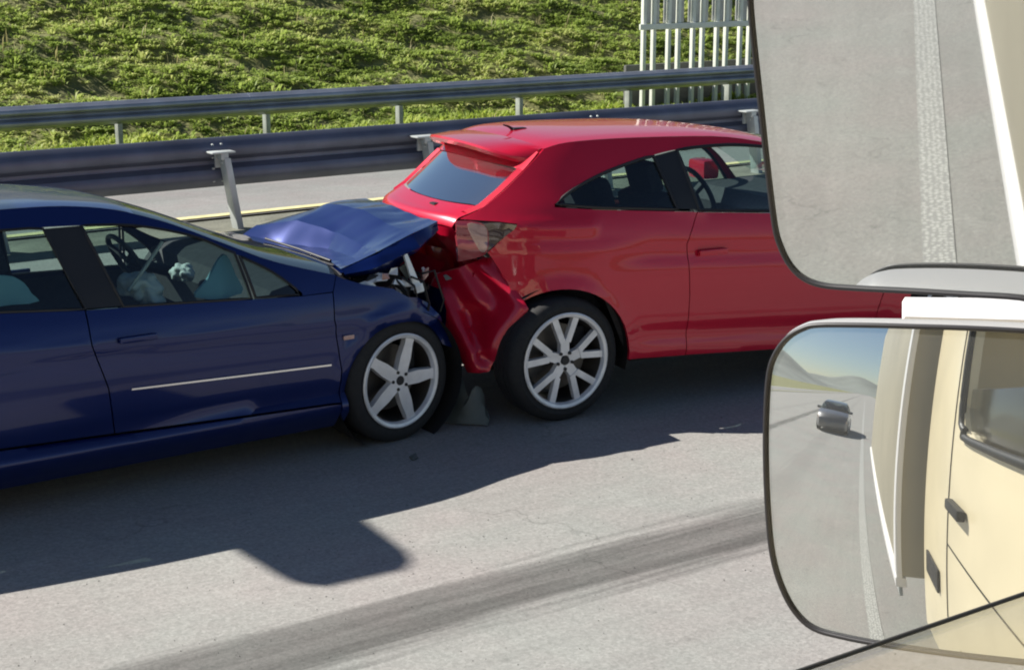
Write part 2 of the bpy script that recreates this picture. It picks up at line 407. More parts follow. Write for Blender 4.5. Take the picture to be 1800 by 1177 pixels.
for k in range(-14, 9): strip('lane_dash', k * 12 + 4.9, k * 12 + 4.9 + 4.5, -3.2, -3.05, .005, 'whiteline', road)
# far verge and the grass bank, lumpy
def bank(x, y):
    r = .10 * sin(x * 1.7 + y * 2.3) * sin(y * 1.9 - x * .6) + .06 * sin(x * 4.1 + 1) * sin(y * 5.3 + x)
    return gz(y) + r * float(np.interp(y, [17, 18.5, 21], [0, .3, 1]))
sheet('grass_bank', list(np.linspace(-60, -2, 30)) + list(np.linspace(0, 34, 120)) + list(np.linspace(36, 120, 40)),
      list(np.linspace(17.0, 28, 56)) + [29, 30, 31, 33, 36, 44, 60], bank, 'soilgreen')
# distant hills behind and ahead (the ones behind show in the round mirror)
for nm, cx, cy, sx, sy, h in (('hill', -620, 260, 300, 200, 40), ('hill', -1000, 20, 380, 190, 30), ('hill', 800, 250, 300, 200, 60)):
    V = []; n = 28
    for i in range(n + 1):
        for j in range(n + 1):
            u = i / n * 2 - 1; q = j / n * 2 - 1
            hh = max(0, 1 - u * u) * max(0, 1 - q * q) * (1 + .25 * sin(u * 7 + cx) + .2 * sin(q * 9 + u * 4))
            V.append((cx + u * sx, cy + q * sy, -3 + h * hh))
    F = [(i * (n + 1) + j, (i + 1) * (n + 1) + j, (i + 1) * (n + 1) + j + 1, i * (n + 1) + j + 1) for i in range(n) for j in range(n)]
    mo(nm, V, F, 'hill', None, None)['kind'] = 'structure'

def blades(name, pos, per, hgt, wid, lean, m, label, cat, tint_of=None):
    """leaf blades round each tuft, one mesh"""
    N = len(pos); B = N * per
    p = np.repeat(pos, per, axis=0); tid = np.repeat(np.arange(N), per)
    ts = rng.uniform(.55, 1.5, N)[tid]
    a = rng.uniform(0, 2 * pi, B); rad = rng.uniform(0, 1, B) ** .6 * hgt * .85 * ts
    base = p + np.stack([np.cos(a) * rad, np.sin(a) * rad, np.zeros(B)], 1)
    h = hgt * ts * rng.uniform(.5, 1.25, B); ln = lean * rng.uniform(.3, 1.2, B)
    d = a + rng.normal(0, .7, B); D = np.stack([np.cos(d), np.sin(d), np.zeros(B)], 1)
    S = np.stack([-np.sin(d), np.cos(d), np.zeros(B)], 1) * (wid * ts * rng.uniform(.6, 1.3, B))[:, None]
    up = np.array([0, 0, 1.0])
    mid = base + D * (h * ln * .45)[:, None] + up * (h * .62)[:, None]
    tip = base + D * (h * ln * 1.15)[:, None] + up * (h * (1.0 - .35 * ln))[:, None]
    V = np.stack([base - S * .5, base + S * .5, mid + S, mid - S, tip], 1).reshape(-1, 3)
    o = np.arange(B)[:, None] * 5
    Q = (o + np.array([[0, 1, 2, 3]])); T = (o + np.array([[3, 2, 4]]))
    loops = np.concatenate([Q.ravel(), T.ravel()])
    me = bpy.data.meshes.new(name); me.vertices.add(B * 5); me.vertices.foreach_set('co', V.ravel())
    me.loops.add(len(loops)); me.loops.foreach_set('vertex_index', loops.astype(np.int32))
    me.polygons.add(2 * B)
    st = np.concatenate([np.arange(B) * 4, B * 4 + np.arange(B) * 3]).astype(np.int32)
    me.polygons.foreach_set('loop_start', st); me.update(calc_edges=True)
    tn = np.clip(rng.normal(.45, .13, N)[tid] + rng.normal(0, .12, B) + (tint_of(p) if tint_of else 0), 0, 1)
    at = me.attributes.new('tint', 'FLOAT', 'POINT'); at.data.foreach_set('value', np.repeat(tn, 5).astype(np.float32))
    me.materials.append(M[m]); ob = link(bpy.data.objects.new(name, me)); tag(ob, label, cat, kind='stuff'); return ob
def scatter(n, x0, x1, y0, y1):
    x = rng.uniform(x0, x1, n); y = rng.uniform(y0, y1, n)
    return np.stack([x, y, [bank(a, b) - .01 for a, b in zip(x, y)]], 1)
def clumpy(p): return .28 * np.sin(p[:, 0] * 1.3 + 2 * np.sin(p[:, 1] * .9)) * np.sin(p[:, 1] * 2.1 + p[:, 0] * .4)
bp = scatter(24000, 3, 34, 19.9, 27)
bp = bp[(np.sin(bp[:, 0] * 2.3 + np.sin(bp[:, 1] * 3)) + np.sin(bp[:, 1] * 3.7 - bp[:, 0]) + rng.normal(0, 1.0, len(bp))) > -1.3]
blades('bank_weeds', bp, 20, .068, .0105, 1.5, 'weeds', 'leafy green weeds covering the sloping bank behind the far guardrail', 'weeds', clumpy)
bp2 = scatter(2500, -25, 3, 20, 27); bp3 = scatter(2500, 34, 60, 20, 27)
blades('bank_weeds', np.concatenate([bp2, bp3]), 10, .22, .035, .9, 'weeds', 'green weeds on the bank beyond the edges of the view', 'weeds', clumpy)
M['stalks'] = leaf_mat('dry_stalks', (0.20, 0.19, 0.07), (0.42, 0.37, 0.17), (0.60, 0.54, 0.32))
blades('dry_stalks', scatter(350, 3, 34, 18.9, 27), 5, .20, .005, .5, 'stalks', 'scattered pale dry stalks among the weeds on the bank', 'weeds')
blades('tall_weeds', scatter(500, 3, 34, 19.6, 27), 16, .12, .014, 1.1, 'weeds', 'taller leafy weeds scattered over the bank', 'weeds', clumpy)
vp = scatter(9000, 3, 32, 17.05, 20.1)
blades('verge_grass', vp, 17, .115, .009, .8, 'grass', 'short bright yellow-green grass growing along the strip below the far guardrail', 'grass', clumpy)

# ------------------------------------------------------------------ guardrails
WPROF = [(0, -.155), (.012, -.150), (.030, -.135), (.072, -.108), (.081, -.09), (.081, -.062), (.068, -.04), (.014, -.012), (.010, 0),
         (.014, .012), (.068, .04), (.081, .062), (.081, .09), (.072, .108), (.030, .135), (.012, .150), (0, .155)]
def w_beam(x0, x1, y, z, sgn, parent, hs=1.0):
    """W-profile beam section from x0 to x1, its bulges towards sgn * y"""
    A = [(x0, y + sgn * d, z + h * hs) for d, h in WPROF]; B = [(x1, y + sgn * d, z + h * hs) for d, h in WPROF]
    A2 = [(x0, y + sgn * (d - .004), z + h * hs) for d, h in WPROF][::-1]; B2 = [(x1, y + sgn * (d - .004), z + h * hs) for d, h in WPROF][::-1]
    mb = MB().loft([A + A2, B + B2], closed=True)
    n = len(A) * 2; mb.f.append(tuple(range(n))); mb.f.append(tuple(range(2 * n - 1, n - 1, -1)))
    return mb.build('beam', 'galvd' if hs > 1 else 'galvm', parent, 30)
mg = empty('median_guardrail', (0, 12.4, 0)); tag(mg, 'grey steel guardrail on low posts between the two roads, just behind the crashed cars', 'guardrail')
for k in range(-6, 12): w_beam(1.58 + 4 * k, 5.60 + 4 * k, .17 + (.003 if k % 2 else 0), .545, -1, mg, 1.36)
LEAN = .16
for k in range(-10, 20):
    x = 5.62 + 1.99 * k; mb = MB()
    mtx = Matrix.Translation((x, 0, 0)) @ Matrix.Shear('XY', 4, (-LEAN, 0))
    # sigma post: web and two flanges
    mb.cbox((0, .0, .29), (.006, .055, .31), .002, mtx); mb.cbox((.022, -.055, .29), (.028, .005, .31), .002, mtx); mb.cbox((.022, .055, .29), (.028, .005, .31), .002, mtx)
    mb.build('post', 'galvl', mg, 30)
    br = MB(); xt = x - LEAN * .63
    br.cbox((xt, .02, .648), (.105, .075, .007), .003); br.cbox((xt, .075, .58), (.03, .012, .07), .004); br.cbox((xt + .01, .0, .615), (.035, .05, .03), .01)
    br.build('bracket', 'galvl', mg, 30)
    if -3 < k < 8:
        bo = MB().lathe_y([(0.0, -.012), (.011, -.011), (.013, -.002), (.013, .004)], 8, (xt, .56)); bo.build('bolt', 'galvl', mg)
for k in range(-1, 4):                                  # splice bolts where two beams lap
    for dx in (-.11, -.03):
        for dz in (-.15, -.05, .05, .15):
            MB().lathe_y([(0.0, -.012), (.012, -.011), (.015, -.002), (.015, .006)], 8, (5.60 + 4 * k + dx, .545 + dz)).build('bolt', 'galvl', mg).location.y = .115
fg = empty('roadside_guardrail', (0, 18.45, 0)); tag(fg, 'long grey steel guardrail at the foot of the grass bank', 'guardrail')
Z0 = -.22
for k in range(-8, 18): w_beam(.6 + 4 * k, 4.62 + 4 * k, (.003 if k % 2 else 0), Z0 + .61, -1, fg, .9)
for k in range(-14, 36):
    x = 6.9 + 1.95 * k; mb = MB()
    mb.cbox((x, .06, Z0 + .32), (.006, .05, .36), .002); mb.cbox((x + .025, .01, Z0 + .32), (.028, .005, .36), .002); mb.cbox((x + .025, .11, Z0 + .32), (.028, .005, .36), .002)
    mb.build('post', 'galvp', fg, 30)

lm = empty('added_shadow_mast', (-3.73, 12.81, 0)); tag(lm, 'unseen grey mast added behind the median guardrail, left of the view, to cast the square shadow lobe', 'shadow caster')  # invented mast out of view; its flat head shapes the square lobe of shadow
MB().tube([(0, 0, 0), (0, 0, 3), (0, 0, 7.95)], [.085, .075, .05], 14).build('mast', 'galvl', lm)
MB().tube([(0, 0, 7.90), (0, -.05, 8.05), (0, -.2, 8.10)], .03, 10).build('arm', 'galvl', lm)
hd = [(-.28, -.10), (-.235, -.72), (-.20, -.80), (.13, -.82), (.20, -.76), (.235, -.66), (.28, -.10)]; nh = len(hd)
MB().add([(x, y, 8.14) for x, y in hd] + [(x, y, 8.06) for x, y in hd], [tuple(range(nh)), tuple(range(2 * nh - 1, nh - 1, -1))] + [(i, i + nh, (i + 1) % nh + nh, (i + 1) % nh) for i in range(nh)]).build('shadow_plate', 'galvl', lm, 30)
# white slatted fence at the foot of the bank
wf = empty('slatted_fence', (15.95, 19.75, -.3)); tag(wf, 'tall white metal fence of paired upright bars behind the far guardrail', 'fence')
for k in range(8):
    for j, dx in enumerate((0, .2)):
        x = .04 + k * .505 + dx; mb = MB(); mb.cbox((x, .0, 1.5), (.031, .035, 1.55), .006); mb.build('upright_bar', 'whitefence', wf)
for z in (1.38, 2.9):
    mb = MB(); mb.cbox((1.95, -.055, z), (2.03, .018, .045), .006); mb.build('crossbar', 'whitefence', wf)
mpan = mat('fence_infill', (.50, .50, .47), .6, noise=(5, .2, 6))
for k in range(8):
    x = .04 + k * .505
    for a, b in ((.04, .16), (.25, .33), (.41, .47)):
        mb = MB(); mb.cbox((x + (a + b) / 2, .02, 2.15), ((b - a) / 2 - .004, .008, .72), .003); mb.build('infill_board', mpan, wf)
back = MB(); back.cbox((1.95, .34, .35), (2.0, .03, .42), .01); back.build('kerb_slab', mat('fence_footing', (.12, .12, .11), .9, noise=(6, .3, 6)), wf)

# ------------------------------------------------------------------ car kit
def arc(cx, cz, r, a0, a1, n=14): return [(cx + r * cos(radians(a0 + (a1 - a0) * i / n)), cz + r * sin(radians(a0 + (a1 - a0) * i / n))) for i in range(n + 1)]
def make_wheel(parent, x, y, z, side, rt, rr, width, style, steer=0, spin=0):
    """tyre (part) with rim, brake_disc as sub-parts; outer face towards -y for side 0"""
    mb = MB(); w2 = width
    mb.lathe_y([(rr - .01, .012), (rr + .004, .004), (rr + .02, .0), (rt - .045, -.006), (rt - .018, .004), (rt - .004, .022), (rt, .045),
                (rt, w2 * .38), (rt - .006, w2 * .385), (rt - .006, w2 * .41), (rt, w2 * .415), (rt, w2 * .58), (rt - .006, w2 * .585), (rt - .006, w2 * .61), (rt, w2 * .615),
                (rt, w2 - .045), (rt - .004, w2 - .022), (rt - .03, w2 + .002), (rr, w2 - .005), (rr - .01, w2 - .03)], 56)
    ty = mb.build('wheel', 'rubber', parent, 40)
    rim = MB()
    rim.lathe_y([(rr + .006, .002), (rr + .008, -.006), (rr + .001, -.010), (rr - .013, -.006), (rr - .019, .008), (rr - .021, .016)], 56)
    MB().lathe_y([(rr - .021, .016), (rr - .024, .03), (rr - .03, .09), (rr - .032, w2 - .02)], 40).build('rim_barrel', 'disc', ty)
    hubr = rr * .27
    if style == 'star':
        for k in range(5):
            a = 2 * pi * k / 5 + spin
            R = lambda u, v: (u * cos(a) - v * sin(a), u * sin(a) + v * cos(a))
            rim.prism_y([R(.035, -.034), R(rr * .5, -.036), R(rr - .035, -.027), R(rr - .008, -.030), R(rr - .008, .030), R(rr - .035, .027), R(rr * .5, .036), R(.035, .034)][::-1], .004, .035, .10)
        rim.prism_y(arc(0, 0, hubr, 360, 0, 20)[:-1], .006, .04, .12)
    else:
        for k in range(5):
            a = 2 * pi * k / 5 + spin
            R = lambda u, v: (u * cos(a) - v * sin(a), u * sin(a) + v * cos(a))
            rim.prism_y([R(.02, -.028), R(rr * .48, -.027), R(rr * .48, .027), R(.02, .028)][::-1], .010, .04, .10)
            for s in (-1, 1):
                q = [R(rr * .36, s * -.006), R(rr - .010, s * (rr * .29 - .020)), R(rr - .012, s * (rr * .29 + .018)), R(rr * .36, s * .030)]
                if area2(q) > 0: q = q[::-1]
                rim.prism_y(q, .006, .034, .06)
        rim.prism_y(arc(0, 0, hubr * .8, 360, 0, 20)[:-1], .012, .04, .12)
    ro = rim.build('rim', 'alloy', ty, 30)
    cap = MB().prism_y(arc(0, 0, .026, 360, 0, 16)[:-1], -.001 + .003, .012, .15)
    for k in range(5):
        a = 2 * pi * (k + .5) / 5 + spin; cap.prism_y([(px + .044 * cos(a), pz + .044 * sin(a)) for px, pz in arc(0, 0, .0085, 360, 0, 8)[:-1]], .002, .01, 0)
    cap.build('hub_cap', 'black', ty)
    di = MB().lathe_y([(0, .10), (rr * .72, .10), (rr * .72, .118), (0, .118)], 32); di.build('brake_disc', 'disc', ty)
    ca = MB().cbox((rr * .5, .10, rr * .38), (.035, .03, .06), .01); ca.build('brake_caliper', 'dark', ty)
    ty.location = (x, y, z); ty.rotation_euler = (0, 0, (pi if side else 0) + steer)
    return ty
def loft_top(name, secs, m, parent, W, yf, ny=17, rows_sub=4, close_under=0.0):
    """surface between the two side edges; secs = (x, z, crown, xbulge[, extra inset])"""
    S = round_curve([tuple(s) for s in secs], rows_sub) if rows_sub > 1 else secs
    rows = []
    for s in S:
        x, z, cr, bu = s[:4]; ins = (s[4] if len(s) > 4 else 0); y0 = yf(x, z) + ins; r = []
        for i in range(ny):
            t = i / (ny - 1); tt = 2 * t - 1; q = 1 - abs(tt) ** 2.3
            r.append((x + bu * q, y0 + (W - 2 * y0) * t, z + cr * q + .006 * min(1, q * 5)))
        rows.append(r)
    mb = MB().loft(rows)
    # orient outwards: rows run rear -> front
    return mb.build(name, m, parent, 40)
def seat(parent, x, y, z, sc_=1.0, reclin=.28):
    mb = MB(); m1 = Matrix.Translation((x, y, z)) @ Matrix.Rotation(-reclin, 4, 'Y')
    mb.cbox((.0, 0, .27), (.065, .235, .31), .05, m1); s = mb.build('seat', 'seat', parent, 50)
    mb = MB(); mb.cbox((.28, 0, .0), (.27, .24, .075), .05, Matrix.Translation((x, y, z))); mb.build('seat_cushion', 'seat', s, 50)
    mb = MB(); mb.cbox((.02, 0, .655), (.045, .13, .085), .035, m1)
    mb.tube([m1 @ Vector((.01, -.05, .5)), m1 @ Vector((.01, -.05, .62))], .006); mb.tube([m1 @ Vector((.01, .05, .5)), m1 @ Vector((.01, .05, .62))], .006)
    mb.build('headrest', 'seat', s, 50); return s
def blob(name, c, r, m, parent, seed=0, amp=.25):
    bm = bmesh.new(); bmesh.ops.create_icosphere(bm, subdivisions=4, radius=1); rd = random.Random(seed)
    k = [(Vector((rd.uniform(-1, 1), rd.uniform(-1, 1), rd.uniform(-1, 1))).normalized(), rd.uniform(2, 5), rd.uniform(0, 6)) for _ in range(9)]
    V = []
    for v in bm.verts:
        d = sum(abs(sin(v.co.dot(q) * fr + ph)) for q, fr, ph in k) / 9 - .6
        co = v.co * (1 + amp * d * 2); V.append((c[0] + co.x * r[0], c[1] + co.y * r[1], c[2] + co.z * r[2]))
    bm.verts.index_update(); F = [tuple(q.index for q in f.verts) for f in bm.faces]; bm.free()
    return mo(name, V, F, m, parent, None)
def tube_part(name, pts, r, m, parent, closed=False, n=8): return MB().tube(pts, r, n, closed).build(name, m, parent, 50)
def outline3(poly, yf, off, W, s): return [(x, yf(x, z) + off, z) if s == 0 else (x, W - yf(x, z) - off, waist(z)) for x, z in poly]
def seals(polys, yf, W, parent, r=.008, off=.0):
    for p in polys:
        for s in (0, 1): tube_part('window_seal', outline3(resample(p, .05), yf, off, W, s), r, 'black', parent, True, 6)

# ------------------------------------------------------------------ blue car (nose dived, bonnet buckled)
BW = 1.68
kB = smooth_curve([(0, .09), (.125, .055), (.18, .012), (.245, -.022), (.272, -.012), (.30, .018), (.36, .008), (.6, .0), (.75, .015), (.88, .06), (1.0, .12), (1.3, .275), (1.6, .44)])
def yB(x, z):
    y = kB(z)
    zc = .709 - .0517 * (x + 1.885); d = z - zc
    y += -.007 * math.exp(-(d / .018) ** 2) + .006 * math.exp(-((d + .05) / .04) ** 2)
    # wheel arch lips, plan taper at nose and tail
    for cx in (0.02, -2.70):
        rr = math.hypot(x - cx, z - .30)
        y += -.012 * math.exp(-((rr - .345) / .03) ** 2)
    if x > -.05: y += .55 * (x + .05) ** 2
    if x < -2.9: y += .22 * (x + 2.9) ** 2
    return y
bc = empty('crashed_sedan', (3.719, 6.392, 0)); tag(bc, 'dark blue four-door car with buckled bonnet, its nose rammed into the red car', 'car')
roofB = [(-3.15, 1.0), (-2.85, 1.13), (-2.55, 1.225), (-2.1, 1.268), (-1.766, 1.27), (-1.502, 1.261), (-1.283, 1.228), (-1.042, 1.148), (-.801, 1.037), (-.604, .948), (-.306, .856)]
wtopB = [(-.495, .799), (-.615, .902), (-.784, 1.0), (-.927, 1.078), (-1.1, 1.132), (-1.261, 1.163), (-1.478, 1.178), (-1.739, 1.187), (-2.1, 1.185), (-2.45, 1.12), (-2.62, .96)]
beltB = [(-2.62, .93), (-2.2, .895), (-1.858, .876), (-1.51, .847), (-1.354, .838), (-.737, .8), (-.495, .79)]
roofBs = round_curve(roofB, 4); wtopBs = round_curve(wtopB, 4)
panel('side_frame', roofBs + [(-.338, .785), (-.492, .785)] + wtopBs + [(-2.66, .93), (-3.12, .985)], yB, 'blue', bc, BW, .045, gap=.001)
# doors, wings, sill
panel('front_door', [(-.338, .784), (-.345, .66), (-.318, .411), (-.335, .262), (-1.42, .292), (-1.44, .5), (-1.50, .70), (-1.505, .846), (-1.354, .838), (-.737, .8), (-.495, .786)], yB, 'blue', bc, BW, .035)
panel('rear_door', [(-1.505, .846), (-1.50, .70), (-1.44, .5), (-1.42, .292), (-2.28, .325), (-2.33, .5), (-2.45, .64), (-2.55, .78), (-2.60, .92), (-2.2, .895), (-1.858, .876)], yB, 'blue', bc, BW, .035)
archR = arc(-2.70, .315, .345, -12, 192, 22)
panel('rear_wing', [(-3.12, .985), (-2.66, .93), (-2.60, .92), (-2.55, .78), (-2.45, .64), (-2.33, .5), (-2.28, .325), (-2.29, .30)] + archR[1:-1] + [(-3.06, .25), (-3.62, .27), (-3.70, .5), (-3.68, .85), (-3.64, .945)], yB, 'blue', bc, BW, .045)
archF = arc(.02, .278, .316, 200, 20, 22)
def yFen(x, z):
    y = yB(x, z)
    return y + (.035 * abs(sin(9 * (x + z * .6)) * sin(13 * z - 5 * x)) if x > .05 else 0) * min(1, (x - .05) / .15)
panel('front_wing', [(-.306, .856), (-.338, .784), (-.345, .66), (-.318, .411), (-.335, .262), (-.335, .20), (-.30, .15)] + archF[1:-1] + [(.36, .40), (.33, .47), (.27, .58), (.20, .66), (.128, .70), (.06, .715), (-.02, .765), (-.17, .80), (-.27, .838)], yFen, 'blue', bc, BW, .03)
panel('sill', [(-.335, .258), (-.335, .13), (-2.30, .12), (-2.36, .2), (-2.30, .318), (-1.42, .288)], yB, 'blue', bc, BW, .022)
# glass
divB = [(-.775, .994), (-.742, .802)]
gF = [(-.742, .802)] + [(-.775, 1.000)] + [p for p in wtopBs if -1.44 < p[0] < -.79] + [(-1.44, 1.176), (-1.335, .838), (-1.0, .818)]
gQ = [(-.51, .793)] + [p for p in wtopBs if -.75 < p[0] < -.51] + [(-.755, .986), (-.722, .803)]
gR = [(-1.50, .847), (-1.605, 1.178)] + [p for p in wtopBs if -2.42 < p[0] < -1.61] + [(-2.45, 1.10), (-2.58, .96), (-2.56, .93), (-2.2, .9), (-1.858, .878)]
for nm, p in (('side_window', gF), ('quarter_window', gQ), ('rear_side_window', gR)):
    panel(nm, p, yB, 'glass', bc, BW, .06, depth=0, off=.014)
seals([gF, gQ, gR], yB, BW, bc, .007, .006)
panel('door_pillar', [(-1.335, .838), (-1.44, 1.176), (-1.605, 1.178), (-1.50, .847)], yB, 'black', bc, BW, .05, off=.004)
# roof, screens, boot
i0 = [i for i, p in enumerate(roofB)]
cr = lambda L: [(x, z, c, b) for (x, z), c, b in L]
loft_top('roof', cr([((-2.55, 1.225), .012, -.05), ((-2.1, 1.268), .010, -.02), ((-1.766, 1.27), .010, 0), ((-1.502, 1.261), .012, .02), ((-1.283, 1.228), .018, .04), ((-1.2, 1.203), .020, .05)]), 'blue', bc, BW, yB)
loft_top('windscreen', cr([((-1.2, 1.203), .020, .051), ((-1.042, 1.148), .014, .065), ((-.801, 1.037), .010, .10), ((-.604, .948), .008, .13), ((-.335, .864), .004, .17)]), 'screen', bc, BW, yB)
loft_top('rear_screen', cr([((-3.15, 1.0), .03, -.10), ((-2.85, 1.13), .03, -.08), ((-2.55, 1.225), .03, -.05)]), 'rearglass', bc, BW, yB)
loft_top('boot_lid', cr([((-3.66, .90), .0, -.10), ((-3.63, .955), .015, -.10), ((-3.4, .98), .025, -.1), ((-3.15, 1.0), .03, -.10)]), 'blue', bc, BW, yB)
loft_top('rear_bumper', cr([((-3.60, .22), 0, -.12), ((-3.70, .35), 0, -.14), ((-3.72, .55), 0, -.13), ((-3.68, .75), .0, -.11), ((-3.66, .90), 0, -.10)]), 'blue', bc, BW, yB)
panel('tail_lamp', [(-3.69, .62), (-3.68, .86), (-3.45, .85), (-3.5, .66)], yB, 'lampred', bc, BW, .05, off=-.006)
# black border strips along both windscreen pillars, added to block sun patches
for s_ in (0, 1):
    rows = []
    for x, z in resample([p for p in roofBs if p[0] > -1.27], .06, False):
        y0 = yB(x, z); r = [(x - .004, y0 + .012, z - .006), (x + .03, y0 + .075, z - .004), (x + .05, y0 + .15, z - .002)]
        rows.append(r if s_ == 0 else [(a, BW - b, c) for a, b, c in r][::-1])
    MB().loft(rows).build('sun_block_border', 'black', bc, 40)
# scuttle panel under the windscreen and wiper
loft_top('scuttle', cr([((-.34, .846), .0, .165), ((-.27, .824), -.004, .18), ((-.23, .805), -.006, .19)]), 'black', bc, BW, yB)
tube_part('wiper', [(-.20, .30, .872), (-.24, .56, .90), (-.28, .84, .922)], .007, 'black', bc)
# buckled bonnet: control grid (x, y, z), rows rear -> front, columns near -> far
HG = [[(-.262, .085, .874), (-.15, .42, .848), (-.08, .80, .818), (-.12, 1.22, .790), (-.22, 1.58, .765)],
      [(-.16, .10, .896), (-.02, .42, .850), (.05, .80, .820), (.00, 1.22, .795), (-.10, 1.58, .770)],
      [(-.03, .105, .938), (.05, .42, .905), (.10, .80, .905), (.09, 1.22, .905), (.02, 1.58, .84)],
      [(.15, .125, .992), (.20, .42, .985), (.26, .80, 1.005), (.27, 1.22, .985), (.24, 1.55, .87)],
      [(.315, .15, 1.035), (.37, .42, 1.012), (.43, .80, 1.018), (.50, 1.20, .995), (.46, 1.50, .88)]]
def grid_surface(G, su, sv):
    rows = [round_curve(r, sv) for r in G]; cols = list(zip(*rows))
    return list(zip(*[round_curve(list(c), su) for c in cols]))
def crumple(p, amp, seed):
    q = Vector(p); s = 0
    for i in range(4):
        d = Vector((sin(seed + i * 2.1), cos(seed * 1.3 + i * 1.7), sin(i * 3.3 + seed * .7))); s += abs(sin(q.dot(d) * (9 + 5 * i) + i)) / (1 + i)
    return amp * (s - 1.1)
def lin_surface(G, su, sv):
    L1 = lambda P, k: [tuple(a + (b - a) * j / k for a, b in zip(P[i], P[i + 1])) for i in range(len(P) - 1) for j in range(k)] + [tuple(P[-1])]
    rows = [L1(r, sv) for r in G]; return list(zip(*[L1(list(c), su) for c in zip(*rows)]))
hs = [[(x, y, z + crumple((x, y, z), .006, 1.4) * (1 if y > .2 else .3)) for x, y, z in [tuple(.15 * a + .85 * b for a, b in zip(p, q)) for p, q in zip(r1, r2)]] for r1, r2 in zip(grid_surface(HG, 9, 12), lin_surface(HG, 9, 12))]
hood = MB().loft(hs); hood.loft([[(x, y, z - .02) for x, y, z in r] for r in hs[::-1]])
bn = hood.build('bonnet', 'blue', bc, 10)
# crumpled flank of the bonnet, from its near edge down to the wing
FG = [[(-.262, .085, .872), (-.16, .098, .894), (-.03, .104, .936), (.15, .123, .990), (.315, .148, 1.033)],
      [(-.255, .055, .852), (-.13, .045, .862), (.02, .055, .900), (.16, .075, .935), (.33, .17, .985)],
      [(-.245, .100, .835), (-.10, .085, .825), (.04, .12, .850), (.14, .13, .880), (.27, .20, .925)],
      [(-.23, .13, .825), (-.09, .16, .795), (.05, .16, .80), (.12, .20, .82), (.19, .24, .85)]]
fs = [[(x, y + crumple((x, y, z), .022, 3.1), z) for x, y, z in r] for r in lin_surface(FG, 6, 7)]
MB().loft(fs[::-1]).build('bonnet_flank', 'blue', bn, 14)
# torn front: dark engine bay, lamp shards, bumper bar
en = MB(); en.cbox((.0, .86, .54), (.26, .56, .18), .05); en.cbox((.05, .55, .69), (.18, .2, .07), .03); en.cbox((.12, 1.05, .69), (.14, .3, .06), .03)
en.tube([(-.1, .3, .78), (.1, .36, .84), (.22, .5, .80)], .022); en.build('engine_bay', 'dark', bc, 40)
def shard(pts, th, name='lamp_shard', m='silverbit', par=None):
    A = [Vector(p) for p in pts]; n = (A[1] - A[0]).cross(A[2] - A[0]).normalized() * th; k = len(A)
    return MB().add([p + n for p in A] + [p - n for p in A], [tuple(range(k)), tuple(range(2 * k - 1, k - 1, -1))] + [(i, i + k, (i + 1) % k + k, (i + 1) % k) for i in range(k)]).build(name, m, par or bc, 20)
shard([(-.205, .075, .786), (-.13, .055, .785), (-.08, .06, .80), (-.06, .075, .825), (-.105, .085, .826), (-.14, .07, .803)], .006)
shard([(-.10, .05, .800), (-.03, .06, .795), (-.015, .075, .822), (-.07, .085, .833)], .006)
shard([(.0, .06, .775), (.09, .065, .752), (.10, .07, .768), (.02, .07, .795)], .006)
shard([(.07, .07, .905), (.09, .075, .91), (.135, .06, .79), (.17, .055, .72), (.12, .05, .715)], .006)
shard([(.10, .05, .735), (.175, .055, .725), (.165, .06, .76), (.12, .06, .765)], .01)
shard([(.06, .10, .84), (.10, .10, .86), (.14, .09, .80), (.10, .095, .78)], .005, 'lamp_shard', 'greyplate')
rd = random.Random(21)
for k in range(16):
    x, y, z = rd.uniform(-.12, .30), rd.uniform(.03, .20), rd.uniform(.70, .84); a = rd.uniform(.012, .045); b = rd.uniform(.008, .03); q = rd.uniform(-1.2, 1.2)
    P_ = [(x - a * cos(q), y + rd.uniform(-.02, .02), z - a * sin(q)), (x + b * sin(q), y + rd.uniform(-.02, .02), z - b * cos(q)), (x + a * cos(q), y, z + a * sin(q)), (x - b * .6 * sin(q), y + .01, z + b * .6 * cos(q))]
    shard(P_, .003, 'lamp_shard', rd.choice(['silverbit', 'silverbit', 'greyplate', 'black', 'lampclear']))
for k in range(5):
    y = rd.uniform(.05, .3); tube_part('torn_wire', [(.02 + .04 * k, y, .80), (.06 + .04 * k, y - .05, .74 + .02 * k), (.09 + .05 * k, y - .02, .66), (.10 + .045 * k, y, .60)], .006, 'black', bc, n=6)
fb = MB(); fb.loft([[(.30 + .03 * sin(9 * y) + b, y, z + .02 * sin(7 * y + b * 9)) for y in np.linspace(.2, 1.50, 24)] for b, z in ((-.05, .70), (.03, .66), (.06, .55), (.05, .42), (.0, .25), (-.06, .2))][::-1])
fb.build('front_bumper', 'blue', bc, 30)
wl = MB(); wl.lathe_y([(.352, .03), (.352, .30)], 40, (.02, .30)); wl.lathe_y([(.352, BW - .30), (.352, BW - .03)], 40, (.02, .30)); wl.lathe_y([(.352, .03), (.352, .30)], 40, (-2.7, .315)); wl.lathe_y([(.352, BW - .30), (.352, BW - .03)], 40, (-2.7, .315))
wl.box((-3.55, .27, .16), (.28, BW - .27, .42)); wl.box((-2.3, .07, .15), (-.36, BW - .07, .30)); wl.box((-3.5, .2, .42), (-2.3, BW - .2, .62)); wl.box((-.42, .06, .32), (-.36, BW - .06, .80))
wl.build('underbody', 'dark', bc, 40)
